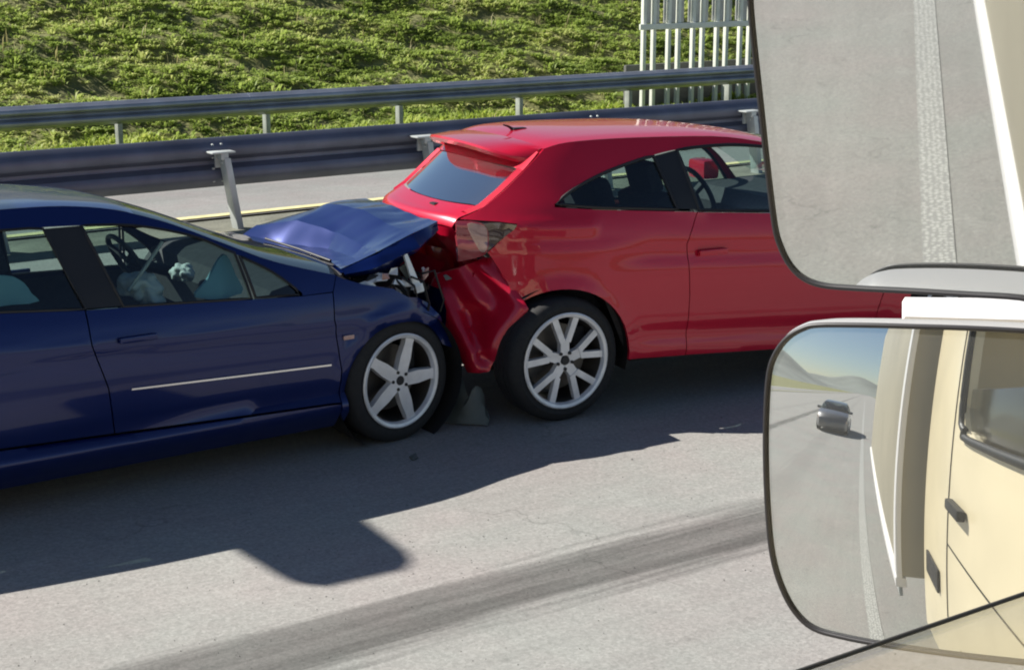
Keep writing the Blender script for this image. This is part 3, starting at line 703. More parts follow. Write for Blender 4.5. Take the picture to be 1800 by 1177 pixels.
# interior
ds = MB(); ds.loft([[(x, y, z) for y in np.linspace(.13, BW - .13, 9)] for x, z in ((-.40, .42), (-.62, .55), (-.66, .72), (-.60, .80), (-.50, .822), (-.34, .83), (-.15, .84))][::-1]); ds.build('dashboard', 'trim', bc, 40)
for y in (.45, 1.23): seat(bc, -1.62, y, .42); seat(bc, -2.55, y, .44, reclin=.4)
panel('door_card', [(-.5, .76), (-.5, .3), (-2.4, .3), (-2.5, .86), (-1.5, .82)], lambda x, z: .10, 'trim', bc, BW, .3, depth=0)
sw = MB(); c0 = Matrix.Translation((-.86, 1.23, .80)) @ Matrix.Rotation(radians(65), 4, 'Y')
sw.tube([c0 @ Vector((.175 * cos(a), .175 * sin(a), 0)) for a in np.linspace(0, 2 * pi, 28)[:-1]], .015, 8, True)
for a in (0, 2.1, 4.2): sw.tube([c0 @ Vector((0, 0, .0)), c0 @ Vector((.17 * cos(a), .17 * sin(a), 0))], .014)
sw.tube([c0 @ Vector((0, 0, 0)), (-.5, 1.23, .66)], .03); sw.build('steering_wheel', 'black', bc)
blob('airbag', (-1.16, .34, .865), (.085, .09, .050), 'airbag', bc, 3, .8)
blob('airbag', (-1.11, .30, .815), (.05, .08, .065), 'airbag', bc, 8, .7)
blob('airbag', (-.74, .82, .79), (.05, .07, .045), 'airbag', bc, 5, .6)
M['reflblue'] = mat('painted_reflection_teal', (.20, .40, .47), .8, bump=(20, .4, .01))  # teal sheets inside the side windows, painted stand-ins for reflections in the glass
yRefl = lambda x, z: yB(x, z) + .055 + .012 * sin(17 * x + 9 * z) + .008 * sin(31 * x - 14 * z)
panel('painted_reflection', round_curve([(-.985, .822), (-.91, .905), (-.835, .975), (-.79, .985), (-.765, .90), (-.76, .812)], 3, True), yRefl, 'reflblue', bc, BW, .025, depth=.02, sides=(0,))
panel('painted_reflection', round_curve([(-2.25, .91), (-1.72, .885), (-1.70, .93), (-1.74, .99), (-1.85, 1.015), (-2.25, 1.03)], 3, True), yRefl, 'reflblue', bc, BW, .03, depth=.02, sides=(0,))
tube_part('seat_belt', [(-1.24, .24, .86), (-1.15, .25, .955), (-1.06, .26, 1.06)], .009, 'galvl', bc)
MB().cbox((-1.02, .9, 1.11), (.018, .11, .03), .012).build('interior_mirror', 'black', bc)
# trim
def side_strip(p0, p1, h, d, name, m):
    rows = []
    for i in range(17):
        t = i / 16; x = p0[0] + (p1[0] - p0[0]) * t; z = p0[1] + (p1[1] - p0[1]) * t; y = yB(x, z)
        rows.append([(x, y + .002, z - h), (x, y - d, z - h * .5), (x, y - d, z + h * .5), (x, y + .002, z + h)])
    for s in (0, 1):
        R = rows if s == 0 else [[(x, BW - y, z) for x, y, z in r] for r in rows[::-1]]
        mb = MB().loft(R); mb.f.append((0, 1, 2, 3)); n = len(mb.v); mb.f.append((n - 1, n - 2, n - 3, n - 4)); mb.build(name, m, bc)
side_strip((-1.341, .484), (-.372, .447), .008, .010, 'chrome_moulding', 'chrome')
for hx, hz in ((-1.30, .705), (-2.22, .752)):
    for s in (0, 1):
        y = yB(hx, hz); yy = y if s == 0 else BW - y; sg = -1 if s == 0 else 1
        MB().cbox((hx, yy + sg * .018, hz), (.085, .012, .014), .008).build('door_handle', 'blue', bc)
for z in (.565,):
    for s in (0, 1):
        y = yFen(-.275, z); MB().cbox((-.275, (y - .004) if s == 0 else BW - y + .004, z), (.028, .008, .011), .004).build('side_repeater', 'lampclear', bc)
make_wheel(bc, .02, .028, .302, 0, .310, .226, .21, 'star', radians(9), 0)
make_wheel(bc, .02, BW + .012, .302, 1, .315, .238, .21, 'star', radians(-7), 0)
make_wheel(bc, -2.70, -.005, .315, 0, .315, .238, .21, 'star', 0, .4)
make_wheel(bc, -2.70, BW + .005, .315, 1, .315, .238, .21, 'star', 0, .9)
rad = MB(); rad.box((-1.25, .65, 1.325), (-1.2, .7, 1.33)); 

# ------------------------------------------------------------------ red hatchback
RW = 1.61; WAIST[0] = 1.0
kR = smooth_curve([(0, .11), (.2, .045), (.27, .012), (.33, .002), (.36, .014), (.41, .016), (.46, .004), (.55, .002), (.70, .0), (.76, .004), (.80, .016), (.9, .022), (1.05, .06), (1.15, .11), (1.35, .22), (1.6, .4)])
def yR(x, z):
    zn = z + (.06 * (x - .5) if x > .5 else 0)     # feature lines fall towards the nose
    wgt = min(1, max(0, (x - .25) / .25))
    ks = np.interp(z, [0, .2, .4, .7, .9], [.11, .04, .01, 0, .015])
    y = (kR(zn) if z > .9 else wgt * kR(zn) + (1 - wgt) * float(ks)) if z < 1.0 else kR(z)
    y += .5 * max(0, .25 - x) ** 2
    if x > 2.55: y += .42 * (x - 2.55) ** 2
    for cx in (.01, 2.47):
        rr = math.hypot(x - cx, z - .31); y += -.016 * math.exp(-((rr - .37) / .035) ** 2)
    if x < .2: y += -.014 * math.exp(-((z - (.985 - .02 * x)) / .03) ** 2)   # shoulder over the tail lamp
    return y
def build_hatch(rc, paintm, crash=True):
    wt = [(-.0, 1.089), (.117, 1.158), (.289, 1.222), (.5, 1.273), (.711, 1.309), (.954, 1.322), (1.161, 1.315), (1.4, 1.279), (1.65, 1.19), (1.85, 1.08), (1.98, .965)]
    wts = round_curve(wt, 4)
    bot = [(1.98, .93), (1.194, .982), (.76, 1.018), (.248, 1.058), (.0, 1.080)]
    roofE = [(.003, 1.349), (.143, 1.377), (.467, 1.383), (.968, 1.369), (1.235, 1.335), (1.5, 1.27), (1.8, 1.145), (2.10, .97)]
    roofEs = round_curve(roofE, 4)
    arcW = arc(.01, .31, .365, -5, 130, 18)
    cpil = [(-.457, 1.02), (-.356, 1.062), (-.242, 1.143), (-.116, 1.249)]
    panel('rear_quarter', [(.716, .262), (.375, .276)] + arcW + [(-.245, .70), (-.318, .835), (-.335, .862), (-.205, .985), (-.195, 1.0), (-.27, 1.010)] + [(-.44, 1.020)] + cpil[1:]
          + roofEs + [(2.08, .95), (2.0, .945)] + [(p[0], p[1]) for p in wts[::-1]] + [(.0, 1.078), (.248, 1.054), (.755, 1.012), (.785, 1.008), (.712, .849), (.727, .579)], yR, paintm, rc, RW, .035, gap=.002)
    panel('door', [(.785, 1.008), (.712, .849), (.727, .579), (.716, .262), (1.90, .205), (1.93, .4), (2.0, .6), (2.03, .935), (1.194, .976)], yR, paintm, rc, RW, .035)
    panel('front_wing', [(2.08, .95), (2.03, .935), (2.0, .6), (1.93, .4), (1.90, .205), (2.08, .205)] + arc(2.47, .31, .365, 196, -10, 20) + [(2.86, .2), (3.12, .22), (3.16, .5), (3.10, .60), (2.75, .80)], yR, paintm, rc, RW, .05)
    gq = [(.012, 1.089)] + [p for p in wts if .03 < p[0] < .59] + [(.60, 1.288), (.672, 1.028), (.248, 1.063)]
    gd = [(.745, 1.311)] + [p for p in wts if .78 < p[0] < 1.95] + [(1.955, .945), (1.194, .985), (.80, 1.016)]
    panel('quarter_window', gq, yR, 'glass', rc, RW, .07, depth=0, off=.012); panel('door_window', gd, yR, 'glass', rc, RW, .07, depth=0, off=.012)
    seals([gq, gd], yR, RW, rc, .010, .006)
    panel('door_pillar', [(.60, 1.288), (.745, 1.311), (.80, 1.016), (.672, 1.028)], yR, 'black', rc, RW, .05, off=.003)
    C = lambda L: [(x, z, c, b) for (x, z), c, b in L]
    loft_top('roof', C([((.003, 1.349), .016, -.05), ((.143, 1.377), .016, -.03), ((.467, 1.383), .018, 0), ((.968, 1.369), .02, .03), ((1.235, 1.335), .022, .06), ((1.33, 1.315), .022, .07)]), paintm, rc, RW, yR)
    loft_top('windscreen', C([((1.33, 1.315), .022, .07), ((1.5, 1.27), .028, .09), ((1.8, 1.145), .03, .14), ((2.06, .995), .04, .18)]), 'glass', rc, RW, yR)
    loft_top('bonnet', C([((2.08, .965), .035, .2), ((2.2, .945), .035, .2), ((2.75, .81), .05, .17), ((3.02, .66), .05, .14), ((3.10, .60), .03, .13)]), paintm, rc, RW, yR)
    loft_top('front_bumper', C([((3.10, .60), .03, .13), ((3.15, .5), 0, .15), ((3.14, .3), 0, .16), ((3.06, .18), 0, .15)]), paintm, rc, RW, yR)
    panel('headlamp', [(2.78, .76), (3.08, .61), (3.0, .5), (2.85, .56)], yR, 'lampclear', rc, RW, .06, off=-.008)
    # tailgate: frame, glass and lower panel
    yT = lambda x, z: yR(x, z) + .004
    top = C([((-.025, 1.335), .014, -.05), ((-.06, 1.302), .012, -.055), ((-.118, 1.250), .010, -.065)])
    side_g = [((-.118, 1.250), .010, -.065), ((-.17, 1.206), .006, -.07), ((-.242, 1.146), .0, -.08), ((-.330, 1.078), -.008, -.09)]
    loft_top('tailgate_header', top, paintm, rc, RW, yT)
    gl = loft_top('rear_screen', [(x, z, c, b, .05) for (x, z), c, b in side_g], 'rearglass', rc, RW, yT)
    # painted jambs beside the screen
    for s in (0, 1):
        rows = []
        for (x, z), c, b in [(q[0], q[1], q[2]) for q in side_g] + [((-.40, 1.045), .016, -.15)]:
            y0 = yT(x, z); r = [(x + .0, y0, z), (x - .012, y0 + .03, z + .012), (x + b * .12, y0 + .06, z + c * .1 + .002)]
            rows.append(r if s == 0 else [(a, RW - yy, zz) for a, yy, zz in r][::-1])
        MB().loft(rows).build('tailgate_jamb', paintm, rc, 40)
    lowsec = [((-.332, 1.076), -.008, -.092), ((-.40, 1.045), -.004, -.10), ((-.452, 1.02), .004, -.10), ((-.478, .98), .0, -.09)]
    tg = loft_top('tailgate', C(lowsec), paintm, rc, RW, yT)
    if crash:
        rows = []
        for x, z in ((-.478, .98), (-.47, .93), (-.40, .86), (-.36, .80), (-.38, .72), (-.40, .62)):
            r = []
            for t in np.linspace(0, 1, 30):
                y = .28 + t * (RW - .56); q = 1 - abs(2 * t - 1) ** 2.3
                r.append((x - .09 * q * max(0, (z - .7) / .28) + (crumple((x, y, z), .03, 5.2) if z < .97 else 0), y, z))
            rows.append(r)
        MB().loft(rows).build('crushed_tail_panel', paintm, rc, 25)
    else:
        loft_top('tail_panel', C([((-.478, .98), 0, -.14), ((-.5, .85), 0, -.14), ((-.5, .62), 0, -.14)]), paintm, rc, RW, yT)
    MB().tube([(-.44, .60, 1.05), (-.43, .82, 1.052), (-.42, 1.0, 1.05)], .009).build('rear_wiper', 'black', rc)
    MB().cbox((-.435, .60, 1.05), (.03, .035, .016), .008).build('wiper_boss', 'black', rc)
    # roof spoiler
    rows = []
    for t in np.linspace(0, 1, 25):
        y = .265 + t * (RW - .53); tt = abs(2 * t - 1); q = 1 - tt ** 2.3
        x0 = .02 - .04 * q; z0 = 1.354 + .020 * q; ext = .25 * (1 - tt ** 7 * .72); drop = .004 + .050 * tt ** 5
        xe = x0 - ext; ze = z0 - drop
        rows.append([(x0 + .03, y, z0 + .004), (x0 - ext * .5, y, z0 - drop * .22 + .006), (xe, y, ze), (xe - .004, y, ze - .012), (xe + .012, y, ze - .034), (x0 - ext * .35, y, z0 - drop * .5 - .058), (x0 + .03, y, z0 - .075)])
    sp = MB().loft(rows, closed=True); n = 7; sp.f.append(tuple(range(n))[::-1]); k = len(sp.v); sp.f.append(tuple(range(k - n, k))); sp.build('spoiler', paintm, rc, 35)
    MB().cbox((-.12, RW / 2, 1.315), (.02, .14, .010), .005).build('brake_light', 'lampred', rc)
    an = MB().tube([(.10, RW / 2, 1.39), (.06, RW / 2, 1.415), (.03, RW / 2, 1.425)], [.012, .006, .004]); an.cbox((.12, RW / 2, 1.395), (.04, .025, .012), .008); an.build('aerial', 'black', rc)
    # tail lamps: clear block, smoked tail
    lamp = round_curve([(-.462, 1.012), (-.36, 1.008), (-.325, .955), (-.335, .875), (-.36, .842), (-.462, .812)], 3)
    panel('tail_lamp', lamp, yR, 'lamppink', rc, RW, .03, off=-.006, gap=0)
    panel('lamp_lens', round_curve([(-.415, 1.0), (-.345, .992), (-.332, .95), (-.338, .885), (-.36, .862), (-.385, .90)], 3, True), yR, 'lampclear', rc, RW, .03, off=-.012, gap=0)
    panel('tail_lamp_corner', [(-.355, 1.006), (-.27, 1.007), (-.198, .997), (-.212, .975), (-.335, .868), (-.322, .95)], yR, 'lampsmoke', rc, RW, .03, off=-.004, gap=0)
    # bumper corner
    def yBump(x, z):
        y = yR(x, z)
        if not crash: return y - .015
        def ridge(a, b, hgt, wd):
            ax, az = a; bx, bz = b; t = max(0, min(1, ((x - ax) * (bx - ax) + (z - az) * (bz - az)) / ((bx - ax) ** 2 + (bz - az) ** 2)))
            d = math.hypot(x - ax - t * (bx - ax), z - az - t * (bz - az)); return hgt * math.exp(-(d / wd * 1.5) ** 2)
        y = .055 + .95 * max(0, -.17 - x) + .30 * (z - .55)
        y += -.005 - ridge((-.52, .62), (-.41, .29), .07, .075) - ridge((-.21, .60), (-.36, .37), .06, .07) - ridge((-.43, .76), (-.36, .60), .035, .06) + ridge((-.385, .55), (-.375, .34), .05, .05) - ridge((-.36, .80), (-.24, .66), .03, .05)
        y += crumple((x, y, z), .008, 2.2)
        return y
    for s in (0, 1):
        bpoly = [(-.425, .765), (-.316, .822), (-.276, .816), (-.227, .708), (-.175, .59), (-.225, .488), (-.289, .399), (-.35, .263), (-.44, .253), (-.489, .392), (-.527, .514), (-.55, .651), (-.507, .725)] if crash else [(-.462, .808), (-.36, .838), (-.318, .832), (-.24, .70), (-.175, .585), (-.225, .50), (-.285, .39), (-.335, .255), (-.40, .245), (-.475, .39), (-.55, .60), (-.555, .70), (-.51, .77)]
        panel('bumper_corner', bpoly, yBump if s == 0 else yR, paintm, rc, RW, .022, gap=.001, sides=(s,), sharp=50)
    rb = MB(); rows = []
    for x, z in ((-.50, .77), (-.56, .70), (-.555, .58), (-.50, .42), (-.43, .28)):
        rows.append([(x + (crumple((x, y, z), .03, 7.7) + .06 if crash else 0) - .10 * (1 - abs(2 * t - 1) ** 2), y, z + (.015 * sin(11 * y) if crash else 0)) for t, y in [(t, (.50 if crash else .36) + t * (RW - (.76 if crash else .62))) for t in np.linspace(0, 1, 26)]])
    rb.loft(rows); rb.build('rear_bumper', paintm, rc, 25)
    ub = MB(); ub.box((-.30, .24, .24), (2.95, RW - .24, .46)); ub.box((.42, .06, .25), (2.05, RW - .06, .34)); ub.box((-.32, .30, .46), (.4, RW - .30, .72))
    for cx in (.01, 2.47):
        a1 = 122 if (crash and cx < 1) else 195; ub.arch_y(.385, .05, .30, (cx, .31), -15, a1); ub.arch_y(.385, RW - .30, RW - .05, (cx, .31), -15, a1)
    ub.build('underbody', 'dark', rc, 40)
    for y in (.44, 1.17): seat(rc, .86, y, .52, reclin=.3)
    bs = MB(); bs.cbox((0, 0, .28), (.06, .56, .30), .05, Matrix.Translation((.12, RW / 2, .58)) @ Matrix.Rotation(-.3, 4, 'Y')); bs.cbox((.36, RW / 2, .56), (.24, .56, .07), .04); bs.build('rear_seat', 'seat', rc, 50)
    for y in (.48, 1.13):
        MB().cbox((-.08, y, 1.14), (.035, .12, .075), .03).build('headrest', 'seat', rc, 50)
    ds = MB(); ds.loft([[(x, y, z) for y in np.linspace(.12, RW - .12, 7)] for x, z in ((1.75, .6), (1.6, .72), (1.58, .86), (1.66, .94), (2.05, .955))]); ds.build('dashboard', 'trim', rc, 40)
    sw = MB(); c0 = Matrix.Translation((1.45, 1.17, .92)) @ Matrix.Rotation(radians(65), 4, 'Y')
    sw.tube([c0 @ Vector((.175 * cos(a), .175 * sin(a), 0)) for a in np.linspace(0, 2 * pi, 24)[:-1]], .015, 8, True)
    for a in (0, 2.1, 4.2): sw.tube([c0 @ Vector((0, 0, .0)), c0 @ Vector((.17 * cos(a), .17 * sin(a), 0))], .013)
    sw.build('steering_wheel', 'black', rc)
    panel('door_card', [(.1, .98), (.4, .3), (1.95, .3), (1.98, .86), (.8, .95)], lambda x, z: .095, 'trim', rc, RW, .3, depth=0)
    for s in (0, 1):
        yy = -.06 if s == 0 else RW + .06
        MB().cbox((1.80, yy, 1.0), (.06, .10, .065), .03).build('wing_mirror', paintm, rc, 50)
    for s in (0, 1):
        hx, hz = .86, .80; y = yR(hx, hz); yy = y if s == 0 else RW - y; sg = -1 if s == 0 else 1
        MB().cbox((hx, yy + sg * .018, hz), (.085, .012, .016), .008).build('door_handle', paintm, rc)
    make_wheel(rc, .01, -.012, .315, 0, .320, .240, .21, 'vees', radians(6), radians(90))
    make_wheel(rc, .01, RW + .018, .315, 1, .318, .245, .21, 'vees', 0, .3)
    make_wheel(rc, 2.47, -.01, .315, 0, .318, .245, .21, 'vees', 0, .6)
    make_wheel(rc, 2.47, RW + .01, .315, 1, .318, .245, .21, 'vees', 0, .8)
rc = empty('crashed_hatchback', (4.584, 6.251, 0), radians(-10)); tag(rc, 'red three-door hatchback with its rear corner crumpled by the blue car', 'car')
build_hatch(rc, 'red')
gc = empty('following_car', (-20.5, 1.35, 0), 0); tag(gc, 'small grey hatchback on the road behind, seen only in the round wing mirror', 'car')
build_hatch(gc, 'greycar', False)

def body_roll(root, k, z0, z1):
    for o in root.children_recursive:
        if o.type != 'MESH' or o.name.startswith('wheel') or (o.parent and o.parent.name.startswith('wheel')) or o.name.startswith('bonnet'): continue
        n = len(o.data.vertices); co = np.empty(n * 3, np.float32); o.data.vertices.foreach_get('co', co); co = co.reshape(-1, 3)
        t = np.clip((co[:, 2] - z0) / (z1 - z0), 0, 1); co[:, 2] -= k * np.clip(co[:, 1] - .25, 0, None) * t * t * (3 - 2 * t)
        o.data.vertices.foreach_set('co', co.ravel()); o.data.update()
body_roll(bc, .042, .72, 1.05); body_roll(rc, .022, .5, 1.1)
# broken plastic between the cars
pl = MB(); rows = []
for x, z in ((3.99, .01), (4.03, .07), (4.05, .14), (4.09, .21)):
    rows.append([(x + .22 * t - .3 * z * t + .02 * sin(9 * t), 6.50 + .05 * sin(5 * t + z * 9) - .08 * t + z * .12, z * (.75 + .5 * abs(sin(6.5 * t + .4)) - .45 * t) + .004) for t in np.linspace(0, 1, 12)])
pl.loft(rows); pl.loft([[(x, y + .006, z) for x, y, z in r] for r in rows[::-1]])
tag(pl.build('broken_bumper_panel', 'greyplate', None, 30), 'broken dark grey plastic panel standing on the road between the two cars', 'debris')
for i, (x, y) in enumerate(((3.62, 6.12),)):
    tag(shard([(x, y, .004), (x + .035, y + .01, .006), (x + .04, y + .04, .02), (x + .01, y + .05, .006)], .003, 'plastic_fragment', 'greyplate', None) , 
        ('small grey plastic fragment on the road under the blue front wheel', 'small grey plastic fragment on the road below the crushed red bumper')[i], 'debris')
grit = MB(); rg = random.Random(5)
for k in range(700):
    x = rg.uniform(.6, 6.2); y = rg.choice([rg.gauss(4.6, .35), rg.uniform(3.4, 6.1), rg.gauss(5.2, .5)]); r_ = rg.uniform(.0012, .0042) * (1.8 if rg.random() < .03 else 1)
    a = rg.uniform(0, 6.3); P_ = [(x + r_ * cos(a + q), y + r_ * sin(a + q), .0) for q in (0, 2.1, 4.2)]
    grit.add(P_ + [(x + r_ * .3 * cos(a), y + r_ * .3 * sin(a), r_ * 1.1)], [(0, 1, 3), (1, 2, 3), (2, 0, 3)])
tag(grit.build('road_grit', mat('grit', (.13, .125, .115), .9), None, flat=True), 'fine dark grit scattered over the pale asphalt', 'grit', kind='stuff')
for o in list(bpy.data.objects):
    if o.name.startswith('plastic_fragment'): o.parent = None

# ------------------------------------------------------------------ own truck: door, window, cargo box, wing mirrors
tk = empty('truck', (0, 0, 0)); tag(tk, 'cream truck whose wing mirrors and door glass show at the right edge', 'truck')
TY = .30                                                    # outer face of the door
def slab(name, a, b, m, bev=.01): return MB().cbox([(p + q) / 2 for p, q in zip(a, b)], [abs(q - p) / 2 for p, q in zip(a, b)], bev).build(name, m, tk, 40)
def side_plate(name, outline, hole, m, y0, th):
    """flat plate in the x-z plane with an opening, both faces"""
    P, T = [], []
    pts = resample(outline, .2) + resample(hole, .05); n1 = len(resample(outline, .2)); n2 = len(pts)
    V = [Vector(p) for p in pts]; E = [(i, (i + 1) % n1) for i in range(n1)] + [(n1 + i, n1 + (i + 1) % (n2 - n1)) for i in range(n2 - n1)]
    r = delaunay_2d_cdt(V, E, [], 0, 1e-6); vo, fo = r[0], r[2]; F = []
    hp = resample(hole, .05)
    for f in fo:
        c = (sum(vo[i].x for i in f) / 3, sum(vo[i].y for i in f) / 3)
        if inside(c, outline) and not inside(c, hp):
            a, b, cc = (vo[i] for i in f); F.append(tuple(f) if (b - a).cross(cc - a) > 0 else (f[0], f[2], f[1]))
    N = len(vo); VV = [(p.x, y0, p.y) for p in vo] + [(p.x, y0 - th, p.y) for p in vo]
    cnt = set((t[i], t[(i + 1) % 3]) for t in F for i in range(3)); bd = [e for e in cnt if (e[1], e[0]) not in cnt]
    FF = [t[::-1] for t in F] + [tuple(i + N for i in t) for t in F] + [(a, b, b + N, a + N) for a, b in bd]
    return mo(name, VV, FF, m, tk, 30)
win = [(-.42, 2.10), (-.36, 2.02), (-.28, 1.99), (.62, 1.99), (.70, 2.03), (.72, 2.10), (.60, 2.66), (.52, 2.72), (-.34, 2.72), (-.42, 2.64)]
side_plate('cab_side', [(-1.05, .85), (-1.05, 2.95), (.72, 2.95), (1.0, 2.1), (1.05, .85), (.62, .85), (.45, 1.15), (-.35, 1.15), (-.52, .85)], win, 'cream', TY, .04)
tube_part('window_seal', [(x, TY + .004, z) for x, z in resample(round_curve(win, 3, True), .03)], .014, 'black', tk, True)
slab('cab_roof', (-1.05, -2.0, 2.91), (.75, TY - .045, 2.95), 'cream'); slab('cab_back', (-1.05, -2.0, .85), (-1.0, TY - .045, 2.90), 'cream')
slab('cab_floor', (-.99, -2.0, .86), (.98, TY - .045, .90), 'dark'); slab('cab_far_side', (-1.05, -2.06, .85), (1.0, -2.01, 2.95), 'cream'); slab('cab_front', (1.0, -2.0, .85), (1.04, TY - .045, 1.95), 'cream')
slab('door_inner', (-.95, TY - .10, .95), (.98, TY - .045, 1.94), 'trim')
slab('door_seam', (-.53, TY + .0005, 1.2), (-.522, TY + .003, 2.9), 'dark', .0005); slab('door_seam', (.80, TY + .0005, 1.2), (.808, TY + .003, 2.3), 'dark', .0005)
slab('door_seam', (-.52, TY + .0005, 1.55), (.80, TY + .003, 1.556), 'dark', .0005)
slab('door_handle', (-.45, TY + .004, 1.72), (-.27, TY + .035, 1.76), 'black', .008); slab('air_vent', (-.92, TY + .002, 1.25), (-.66, TY + .014, 1.37), 'rim_dark', .005)
# half-lowered door glass
slab('door_glass', (-.41, TY - .0245, 1.80), (.71, TY - .0195, 2.162), 'pane', .0012)
tube_part('glass_edge', [(-.41, TY - .022, 2.1635), (.71, TY - .022, 2.1625)], .0007, 'glass_rim', tk)
# cargo box, chassis, wheels
slab('cargo_box', (-7.2, -2.15, 1.05), (-1.22, .42, 3.3), 'boxside', .02)
slab('box_edge_rail', (-7.2, .38, .98), (-1.22, .445, 1.045), 'white', .006); slab('box_corner_post', (-1.30, .405, 1.05), (-1.20, .44, 3.3), 'white', .006)
slab('chassis', (-7.0, -1.6, .6), (.8, -.2, .85), 'dark', .02)
slab('side_guard', (-4.6, .33, .55), (-1.9, .36, .68), 'galvl', .006); slab('side_guard', (-4.6, .33, .80), (-1.9, .36, .92), 'galvl', .006)
def truck_wheel(x, y):
    mb = MB().lathe_y([(.25, -.01), (.30, -.03), (.44, -.03), (.475, .0), (.48, .03), (.48, .22), (.47, .25), (.3, .26)], 44, (0, 0)); t = mb.build('wheel', 'rubber', tk, 40)
    r = MB().lathe_y([(.255, -.02), (.25, .0), (.20, .03), (.16, .05), (.14, .0), (.11, -.03), (.0, -.035)], 36, (0, 0)); r.build('rim', 'galvl', t, 35)
    t.location = (x, y, .48); t.rotation_euler = (0, 0, pi)
for x, y in ((-.0, .27), (-5.5, .20), (-.0, -1.75), (-5.5, -1.85)): truck_wheel(x, y)
mg_ = MB().tube([(-.0 + .58 * cos(a), .16, .48 + .58 * sin(a)) for a in np.linspace(-.1, pi + .1, 18)], .05, 8); mg_.build('mudguard', 'rim_dark', tk, 50)

# wing mirrors: the outline is measured in each mirror's own plane (metres)
def ray(px, py):
    F = Vector((sin(YAW) * cos(PITCH), cos(YAW) * cos(PITCH), -sin(PITCH))); R = Vector((cos(YAW), -sin(YAW), 0)); U = R.cross(F)
    return F + R * ((px - 900) / 2800) - U * ((py - 588.5) / 2800)
def mirror(name, centre, n, outline, R, rimr, rimm, housem, back, label):
    """glass on a sphere of radius R (None: flat) facing n; (u, v) = (to the right, up) as seen from the cab"""
    n = n.normalized(); u = Vector((0, 0, 1)).cross(n).normalized(); v = n.cross(u)
    P, T = triangulate(outline, .008 if R else .02)
    V = []; N = []
    for a, b in P:
        if R: d = sqrt(R * R - a * a - b * b); V.append(centre + u * a + v * b - n * (R - d)); N.append((u * a + v * b + n * d).normalized())
        else: V.append(centre + u * a + v * b); N.append(n)
    hs_ = []
    def pt(a, b, k):
        d = (R - sqrt(R * R - a * a - b * b)) if R else 0
        return centre + u * a + v * b - n * (d - k)
    ol = resample(outline, .01); m0 = MB(); cx = sum(p[0] for p in ol) / len(ol); cz = sum(p[1] for p in ol) / len(ol)
    rows = []
    for sc_, dp in ((1.0, -.004), (1.012, -.010), (1.0, -.03), (.90, -.06), (.62, -.078), (.2, -.084)):
        rows.append([pt(cx + (a - cx) * sc_ if sc_ <= 1.0 else a + .004 * (1 if a > cx else -1), cz + (b - cz) * sc_, dp if sc_ > .5 else dp) for a, b in ol])
    m0.loft(rows, closed=True); hsg = m0.build(name, housem, tk, 40); hsg['label'] = label
    g = mo('mirror_glass', V, T, 'mirror', hsg, None)
    g.data.normals_split_custom_set_from_vertices([tuple(q) for q in N])
    tube_part('mirror_rim', [pt(a, b, .001) for a, b in ol], rimr, rimm, hsg, True, 8)
    return u, v, n
MIRRORS = []
def mirror_from_view(name, cpx, dist, target, edge_px, extra, R, *a):
    """centre along a sight line, turned so that the sight line is thrown towards `target`; edge_px measured outline points"""
    d = ray(*cpx).normalized(); c = CAM + d * dist; r = (Vector(target) - c).normalized(); n = (r - d).normalized()
    u = Vector((0, 0, 1)).cross(n).normalized(); v = n.cross(u); ol = []
    for p in edge_px:
        q = ray(*p); t = (c - CAM).dot(n) / q.dot(n); h = CAM + q * t - c; x, y = h.dot(u), h.dot(v)
        if R: # refine onto the sphere
            for _ in range(6):
                k = R - sqrt(max(R * R - x * x - y * y, 1e-6)); t = ((c - n * k) - CAM).dot(n) / q.dot(n); h = CAM + q * t - c; x, y = h.dot(u), h.dot(v)
        ol.append((x, y))
    ol += [(x, y) for x, y in extra(ol)]
    ol = round_curve(ol, 4, True)
    return mirror(name, c, n, ol, R, *a)
UP_EDGE = [(1318, -20), (1324, 60), (1337, 180), (1350, 300), (1362, 395), (1372, 432), (1388, 464), (1412, 488), (1446, 501), (1500, 506), (1600, 511), (1700, 517), (1795, 523)]
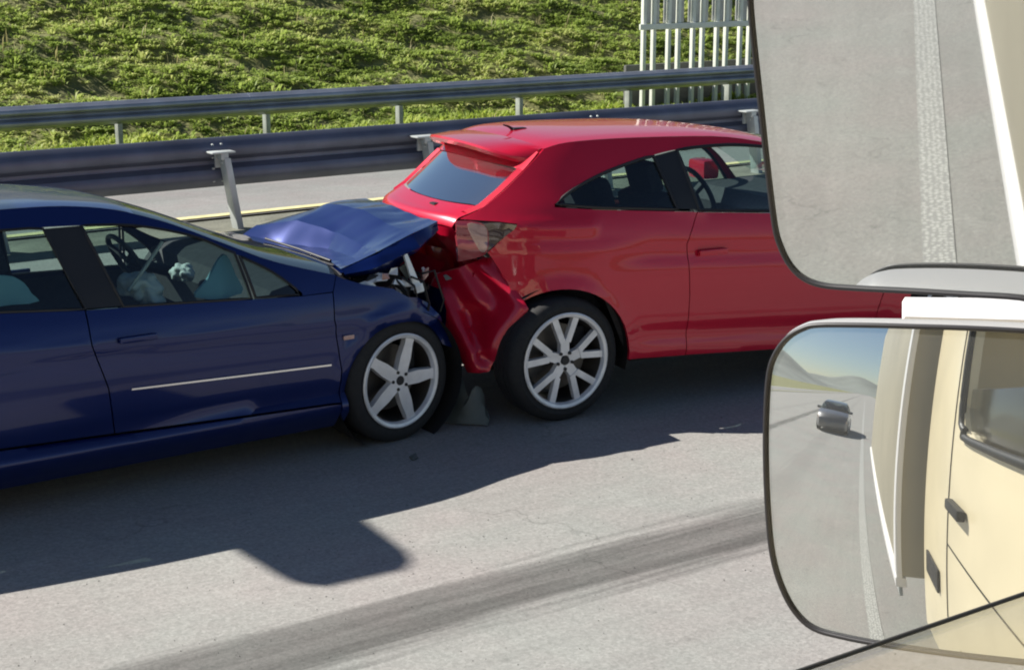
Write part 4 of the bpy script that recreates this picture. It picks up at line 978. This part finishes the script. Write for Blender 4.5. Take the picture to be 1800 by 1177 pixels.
def up_extra(ol):
    (x1, y1), (x0, y0) = ol[-1], ol[0]
    return [(x1 + .03, y1 - .002), (x1 + .045, y1 + .012), (x1 + .05, y1 + .04), (x1 + .05, y0 + .14), (x1 + .04, y0 + .165), (x1 + .015, y0 + .175), (x0 + .04, y0 + .175), (x0 + .012, y0 + .165), (x0 - .002, y0 + .14), (x0 - .002, y0 + .07)]
mirror_from_view('main_mirror', (1640, 250), 1.02, (-5.6, .585, 0), UP_EDGE, up_extra, None, .0017, 'rim_dark', 'rim_grey', None, 'grey upper wing mirror reflecting the dotted road line')
LO_EDGE = [(1440, 571), (1412, 577), (1385, 593), (1364, 620), (1352, 655), (1347, 720), (1346, 800), (1350, 900), (1358, 975), (1374, 1030), (1398, 1074), (1430, 1103), (1480, 1118), (1560, 1133), (1680, 1150), (1795, 1163), (1880, 1172), (1935, 1168), (1965, 1135), (1978, 1070), (1985, 880), (1980, 700), (1968, 630), (1940, 598), (1890, 588), (1800, 581), (1700, 576), (1600, 573), (1520, 571)]
def lo_extra(ol): return []
mirror_from_view('wide_mirror', (1570, 860), 1.0, (-6.0, .02, .5), LO_EDGE, lo_extra, .62, .0016, 'rim_dark', 'rim_grey', None, 'grey lower convex wing mirror reflecting sky and the cream cab side')
# white bracket between the two mirrors and the mirror arms
def at(px, py, dist): return CAM + ray(px, py).normalized() * dist
a0, a1, a2, a3 = at(1591, 522, 1.30), at(1591, 556, 1.235), at(1990, 527, 1.34), at(1990, 567, 1.27)
bk = MB().add([a0, a1, a3, a2] + [p + Vector((.006, .008, -.006)) for p in (a0, a1, a3, a2)], [(0, 1, 2, 3), (7, 6, 5, 4), (0, 4, 5, 1), (1, 5, 6, 2), (2, 6, 7, 3), (3, 7, 4, 0)])
bk.build('mirror_bracket', 'white', tk, 20)
e = at(1990, 545, 1.29) + Vector((.0, .0, -.01))
tube_part('mirror_arm', [e, Vector((e.x + .05, e.y - .12, e.z)), Vector((1.0, TY + .01, e.z))], .014, 'rim_dark', tk)
tube_part('mirror_arm', [e + Vector((-.05, -.03, .36)), e + Vector((-.04, -.03, -.3))], .012, 'rim_dark', tk)
